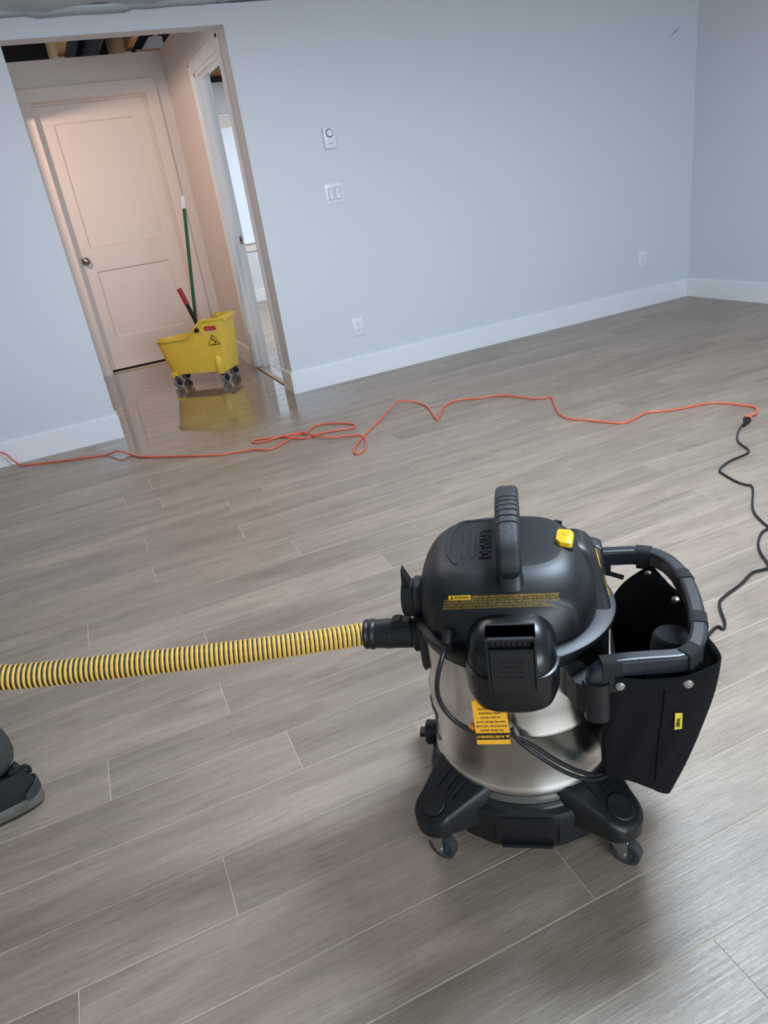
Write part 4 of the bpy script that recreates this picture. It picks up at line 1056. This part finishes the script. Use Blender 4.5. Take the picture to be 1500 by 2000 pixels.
# casters
for x, y, ang in ((-.183, -.118, .9), (-.232, .112, 1.2), (.222, -.110, 1.25), (.196, .132, 1.0)):
    Mx = Matrix.Translation((x, y, 0)) @ Matrix.Rotation(ang, 4, 'Z')
    bm = bmesh.new(); cyl(bm, (-.004, 0, .070), (-.004, 0, .090), .012, seg=16); box(bm, -.026, .018, -.018, .018, .068, .073)
    for s in (-1, 1): prism(bm, [(-.024, .070), (.018, .070), (.016, .036), (.006, .026), (-.006, .030)], s * .017 - .0015, s * .017 + .0015, axis='Y')
    bmesh.ops.transform(bm, matrix=Mx, verts=bm.verts[:]); c_ = obj('caster', bm, M['rubber'], bk, smooth=False)
    bm = bmesh.new(); lathe(bm, [(0, -.011), (.020, -.011), (.023, -.013), (.038, -.0125), (.0400, -.006), (.0400, .006), (.038, .0125), (.023, .013), (.020, .011), (0, .011)], 36, axis='Y', axis_o=(.004, 0, .040))
    bmesh.ops.transform(bm, matrix=Mx, verts=bm.verts[:]); w_ = obj('wheel', bm, M['rubberl'], c_, ang=.5)
    bm = bmesh.new()
    for s in (-1, 1): cyl(bm, (.004, s * .0205, .040), (.004, s * .010, .040), .022, seg=24)
    bmesh.ops.transform(bm, matrix=Mx, verts=bm.verts[:]); obj('wheel_hub', bm, M['blackm'], c_, ang=.5)
# labels on the near side
def side_y(x, z):
    h = bbv.ray_cast(Vector((x, -.4, z)), Vector((0, 1, 0))); return h[0].y if h[0] is not None else -.13
def side_poly(name, pts, m, off=.0012, parent=bk, th=.001):
    bm = bmesh.new(); A = [bm.verts.new((x, side_y(x, z) - off, z)) for x, z in pts]; Z = [bm.verts.new(v.co + Vector((0, th, 0))) for v in A]
    bm.faces.new(A); bm.faces.new(Z[::-1])
    for i in range(len(pts)): bm.faces.new((A[i], A[(i + 1) % len(pts)], Z[(i + 1) % len(pts)], Z[i]))
    return obj(name, bm, m, parent, smooth=False)
rp = side_poly('label_plate', [(.152, .443), (.160, .449), (.236, .449), (.250, .443), (.253, .424), (.244, .417), (.160, .417), (.150, .424)], M['redlabel'])
side_poly('label_stripe', [(.152, .416), (.250, .416), (.253, .403), (.153, .403)], mat('pale_label', srgb(214, 186, 130), .5), parent=bk)
me = text_mesh('Rubbermaid', .017, bold=.0002); me.transform(basis((.201, side_y(.2, .433) - .0020, .433), (1, 0, 0), (0, 0, 1)))
new_obj('lettering', me, mat('pink_print', srgb(205, 120, 125), .5), rp, smooth=False)
TRI = [(.206, .391), (.152, .303), (.260, .303)]
def shrink(pts, k): 
    cx_ = sum(p[0] for p in pts) / 3; cz = sum(p[1] for p in pts) / 3; return [(cx_ + (x - cx_) * k, cz + (z - cz) * k) for x, z in pts]
def roundtri(pts, r=.16):
    out = []
    n = len(pts)
    for i in range(n):
        a, b_, c = pts[i - 1], pts[i], pts[(i + 1) % n]
        out += [(b_[0] + (a[0] - b_[0]) * r, b_[1] + (a[1] - b_[1]) * r), (b_[0] * .9 + (a[0] + c[0]) * .05, b_[1] * .9 + (a[1] + c[1]) * .05), (b_[0] + (c[0] - b_[0]) * r, b_[1] + (c[1] - b_[1]) * r)]
    return out
sg = side_poly('warning_sign', roundtri(TRI, .12), M['ink'])
side_poly('sign_field', roundtri(shrink(TRI, .84), .10), mat('sign_yellow', srgb(226, 198, 60), .5), off=.0018, parent=sg)
bm = bmesh.new()      # slipping figure
def stroke(a, b_, w):
    A, Bv = Vector((a[0], 0, a[1])), Vector((b_[0], 0, b_[1])); d = (Bv - A).normalized(); n = Vector((-d.z, 0, d.x)) * w
    q = [A + n, A - n, Bv - n, Bv + n]; vs = [bm.verts.new((p.x, side_y(p.x, p.z) - .0026, p.z)) for p in q]; bm.faces.new(vs)
for a, b_, w in (((.203, .358), (.210, .338), .0038), ((.210, .338), (.224, .330), .003), ((.224, .330), (.232, .316), .0028), ((.210, .338), (.222, .320), .003), ((.222, .320), (.215, .313), .0026), ((.203, .354), (.192, .348), .0018), ((.205, .350), (.190, .338), .0018), ((.188, .313), (.214, .313), .0016), ((.186, .308), (.236, .308), .0016)): stroke(a, b_, w)
hv = [bm.verts.new((.200 + .0045 * math.cos(t), side_y(.2, .366) - .0026, .366 + .0045 * math.sin(t))) for t in [2 * PI * i / 12 for i in range(12)]]; bm.faces.new(hv)
me = bpy.data.meshes.new('sign_figure'); bm.to_mesh(me); bm.free(); new_obj('sign_figure', me, M['ink'], sg, smooth=False)
# mop pole standing in the bucket
Mk = Matrix.Translation(BKO) @ Matrix.Rotation(BKR, 4, 'Z')
p0, p1 = Mk @ Vector((-.035, .03, .14)), Mk @ Vector((.158, .03, 1.363))
mp_ = thing('mop', 'green mop handle with a white end standing in the yellow bucket', 'mop', p0)
dd = (p1 - p0).normalized(); Lm = (p1 - p0).length
bm = bmesh.new(); cyl(bm, (0, 0, 0), dd * (Lm - .085), .0125, seg=20); obj('pole', bm, M['green'], mp_)
bm = bmesh.new(); s = dd.cross(Vector((0, 1, 0))).normalized(); w = dd.cross(s)
rings = []
for k_, a in ((Lm - .088, .0135), (Lm - .07, .0140), (Lm - .02, .0135), (Lm - .006, .011), (Lm, .006)): rings.append([dd * k_ + s * x + w * y for x, y in rrect(a * 2, a * 1.5, a * .6, 4)])
loft(bm, rings); tip = obj('hanger_tip', bm, M['white'], mp_)
bm = bmesh.new(); c = dd * (Lm - .024); n_ = (Vector((0, 0, 1.26)) - p1).normalized()
prism(bm, [(.0032 * math.cos(t), .010 * math.sin(t)) for t in [2 * PI * i / 16 for i in range(16)]], .0105, .0112); bmesh.ops.transform(bm, matrix=basis(c, dd.cross(n_) * -1, dd), verts=bm.verts[:]); obj('hanger_hole', bm, M['slot'], tip, smooth=False)
bm = bmesh.new()
loft(bm, [[Vector((a * k_, b_ * k_, z)) for a, b_ in circ(.07, 20)] for z, k_ in ((-.03, .9), (.02, 1.0), (.10, .7), (.19, .30))]); obj('mop_head', bm, mat('grey_mop_cotton', srgb(120, 116, 106), .95, bump=.9, bscale=120), mp_)
# ---------------------------------------------------------------- the worker holding the hose (only the heel and cuff reach into the picture)
per = thing('person', 'person in grey trousers and dark shoes walking off left with the hose', 'person', (-.62, 1.70, 0))
PO = Vector((-.62, 1.70, 0))
def skin(name, verts, edges, radii, m, root=0, sub=2, parent=per):
    me = bpy.data.meshes.new(name); me.from_pydata([Vector(v) - PO for v in verts], edges, []); o = bpy.data.objects.new(name, me); COL.objects.link(o); o.parent = parent
    mo = o.modifiers.new('skin', 'SKIN'); mo.use_smooth_shade = True
    for i, r in enumerate(radii):
        me.skin_vertices[0].data[i].radius = (r if isinstance(r, tuple) else (r, r)); me.skin_vertices[0].data[i].use_root = (i == root)
    s = o.modifiers.new('sub', 'SUBSURF'); s.levels = sub; s.render_levels = sub
    me.materials.append(m)
    dg = bpy.context.evaluated_depsgraph_get(); dg.update(); em = bpy.data.meshes.new_from_object(o.evaluated_get(dg)); o.modifiers.clear(); o.data = em
    for p in em.polygons: p.use_smooth = True
    if not em.materials: em.materials.append(m)
    return o
# body under the clothes, one continuous figure
hipL, hipR = (-.66, 1.66, .93), (-.66, 1.83, .93)
bodyv = [(-.66, 1.745, .98), (-.66, 1.745, 1.18), (-.68, 1.745, 1.38), (-.69, 1.745, 1.46), (-.70, 1.745, 1.51), (-.725, 1.745, 1.60), (-.725, 1.745, 1.68),
         hipL, (-.66, 1.65, .50), (-.475, 1.635, .10), hipR, (-.86, 1.82, .50), (-.95, 1.82, .10),
         (-.68, 1.60, 1.44), (-.66, 1.53, 1.16), (-.862, 1.548, .988), (-.68, 1.89, 1.44), (-.70, 1.97, 1.16), (-.942, 1.99, .988)]
bodye = [(0, 1), (1, 2), (2, 3), (3, 4), (4, 5), (5, 6), (0, 7), (7, 8), (8, 9), (0, 10), (10, 11), (11, 12), (2, 13), (13, 14), (14, 15), (2, 16), (16, 17), (17, 18)]
bodyr = [.09, .085, .085, .052, .052, .085, .07, .065, .050, .038, .065, .050, .038, .055, .042, .028, .055, .042, .028]
bd = skin('body', bodyv, bodye, bodyr, M['skin'])
sh = [(0, 0), ] 
skin('shirt', [(-.66, 1.745, .80), (-.66, 1.745, 1.16), (-.68, 1.745, 1.36), (-.69, 1.745, 1.45), (-.68, 1.60, 1.44), (-.66, 1.53, 1.16), (-.80, 1.545, 1.03), (-.68, 1.89, 1.44), (-.70, 1.97, 1.16), (-.87, 1.985, 1.03)],
     [(0, 1), (1, 2), (2, 3), (2, 4), (4, 5), (5, 6), (2, 7), (7, 8), (8, 9)], [(.155, .175), (.135, .16), (.14, .17), .072, .075, .058, .045, .075, .058, .045], M['shirt'])
skin('trousers', [(-.66, 1.745, .98), (-.66, 1.675, .86), (-.655, 1.650, .50), (-.496, 1.648, .20), (-.462, 1.632, .092), (-.66, 1.815, .86), (-.85, 1.82, .50), (-.93, 1.82, .20), (-.945, 1.82, .105)],
     [(0, 1), (1, 2), (2, 3), (3, 4), (0, 5), (5, 6), (6, 7), (7, 8)], [.12, .105, .082, .070, .063, .105, .082, .066, .060], M['trouser'])
# head details: hair, eyes, nose, ears, mouth
hd = Vector((-.740, 1.745, 1.635)) - PO
bm = bmesh.new(); bmesh.ops.create_uvsphere(bm, u_segments=24, v_segments=16, radius=1)
for v in bm.verts: v.co = Vector((v.co.x * .105, v.co.y * .088, v.co.z * .10)) + hd + Vector((.022, 0, .045))
obj('hair', bm, M['hair'], bd)
for s in (-1, 1):
    bm = bmesh.new(); bmesh.ops.create_uvsphere(bm, u_segments=12, v_segments=8, radius=.012)
    for v in bm.verts: v.co += hd + Vector((-.078, s * .032, -.002))
    obj('eye', bm, M['eyew'], bd)
    bm = bmesh.new(); bmesh.ops.create_uvsphere(bm, u_segments=12, v_segments=8, radius=1)
    for v in bm.verts: v.co = Vector((v.co.x * .018, v.co.y * .008, v.co.z * .032)) + hd + Vector((.01, s * .086, -.01))
    obj('ear', bm, M['skin'], bd)
bm = bmesh.new(); loft(bm, [[hd + Vector((-.080 - d, a, z + b_)) for a, b_ in circ(r, 10)] for d, r, z in ((0, .018, -.03), (.014, .014, -.034), (.022, .006, -.036))]); obj('nose', bm, M['skin'], bd)
# hands: palm and five curled fingers each
def hand(cx_, cy_, cz, side):
    c = Vector((cx_, cy_, cz)); V = [c + Vector((.03, 0, .0)), c, c + Vector((-.045, 0, -.01))]; E_ = [(0, 1), (1, 2)]; Rr = [.026, (.030, .022), (.030, .018)]
    for k_, (dy, ln) in enumerate(((-.030, .85), (-.010, 1.0), (.010, .95), (.029, .75))):
        b0 = len(V); V += [c + Vector((-.060, dy, -.012)), c + Vector((-.060 - .030 * ln, dy, -.030 * ln)), c + Vector((-.055 - .018 * ln, dy, -.058 * ln))]
        E_ += [(2, b0), (b0, b0 + 1), (b0 + 1, b0 + 2)]; Rr += [.010, .009, .008]
    b0 = len(V); V += [c + Vector((-.012, side * .036, -.016)), c + Vector((-.040, side * .050, -.036)), c + Vector((-.062, side * .044, -.050))]; E_ += [(1, b0), (b0, b0 + 1), (b0 + 1, b0 + 2)]; Rr += [.012, .010, .008]
    skin('hand', V, E_, Rr, M['skin'], root=1, sub=1, parent=per)
hand(-.875, 1.548, .985, 1); hand(-.955, 1.990, .985, -1)
# shoes
def shoe(ox, oy, yaw):
    Ms = Matrix.Translation(Vector((ox, oy, 0)) - PO) @ Matrix.Rotation(yaw, 4, 'Z')   # toe towards -X, heel at the origin
    def foot(w, hz, x0=0.0, x1=-.295, n=40):
        out = []
        for i in range(n):
            t = 2 * PI * i / n; c, s_ = math.cos(t), math.sin(t)
            x = (x0 + x1) / 2 + (x0 - x1) / 2 * math.copysign(abs(c) ** .8, c); k_ = (x0 - x) / (x0 - x1)
            hw = .039 + .013 * smooth01((k_ - .15) / .5); out.append(Vector((x, s_ * hw * w, hz(k_) if callable(hz) else hz)))
        return out
    bm = bmesh.new(); loft(bm, [foot(.92, .0, -.006, -.285), foot(1.0, .008, .001, -.292), foot(1.0, .012, .001, -.292)]); bmesh.ops.transform(bm, matrix=Ms, verts=bm.verts[:])
    root = obj('shoe', bm, M['solef'], per); root['label'] = 'dark work shoe with a thick grey sole'
    bm = bmesh.new(); loft(bm, [foot(1.02, .010, .002, -.294), foot(1.05, .020, .004, -.296), foot(1.03, .036, .001, -.293), foot(.97, .040, -.004, -.288)]); bmesh.ops.transform(bm, matrix=Ms, verts=bm.verts[:])
    obj('midsole', bm, M['sole'], root, ang=.6)
    def up(a): return lambda k_: a * (1 - .50 * smooth01((k_ - .35) / .5)) 
    bm = bmesh.new(); loft(bm, [foot(.97, .036, -.003, -.288), foot(.99, .052, -.001, -.286), foot(.93, lambda k_: .075 - .012 * smooth01((k_ - .3) / .5), -.004, -.275), foot(.80, lambda k_: .098 - .034 * smooth01((k_ - .3) / .45), -.012, -.25), foot(.62, lambda k_: .112 - .040 * smooth01((k_ - .3) / .5), -.016, -.20)]); bmesh.ops.transform(bm, matrix=Ms, verts=bm.verts[:])
    obj('upper', bm, M['shoe'], root, ang=1.2)
    bm = bmesh.new(); A = []
    for i in range(17):
        t = -1.15 + 2.3 * i / 16; A.append([Vector((-.042 + (r * 1.05) * math.cos(t), r * .98 * math.sin(t), z)) for r, z in ((.0400, .042), (.0435, .043), (.0425, .072 - .010 * t * t), (.039, .074 - .010 * t * t))])
    loft(bm, A); bmesh.ops.transform(bm, matrix=Ms, verts=bm.verts[:]); obj('heel_counter', bm, M['shoeg'], root, ang=.8)
    bm = bmesh.new(); prism(bm, [(-.012, .085), (-.030, .132), (-.046, .120), (-.042, .085)], -.012, .012, axis='Y'); bmesh.ops.transform(bm, matrix=Ms, verts=bm.verts[:]); obj('collar_tab', bm, M['shoe'], root, smooth=False)
    bm = bmesh.new(); sweep(bm, [Vector((-.014 + .009 * math.cos(a), 0, .104 + .012 * math.sin(a))) for a in [-.9 + q * 3.4 / 12 for q in range(13)]], rrect(.012, .005, .002, 2), up=(0, 1, 0)); bmesh.ops.transform(bm, matrix=Ms, verts=bm.verts[:]); obj('pull_loop', bm, M['shoe'], root)
    bm = bmesh.new()
    for q in range(5): cyl(bm, (-.125 - q * .018, -.022, .098 - q * .007), (-.125 - q * .018, .022, .098 - q * .007), .003, seg=8)
    bmesh.ops.transform(bm, matrix=Ms, verts=bm.verts[:]); lc = obj('laces', bm, M['blackm'], root); lc['kind'] = 'stuff'
shoe(-.398, 1.603, -.06); shoe(-.86, 1.815, .05)
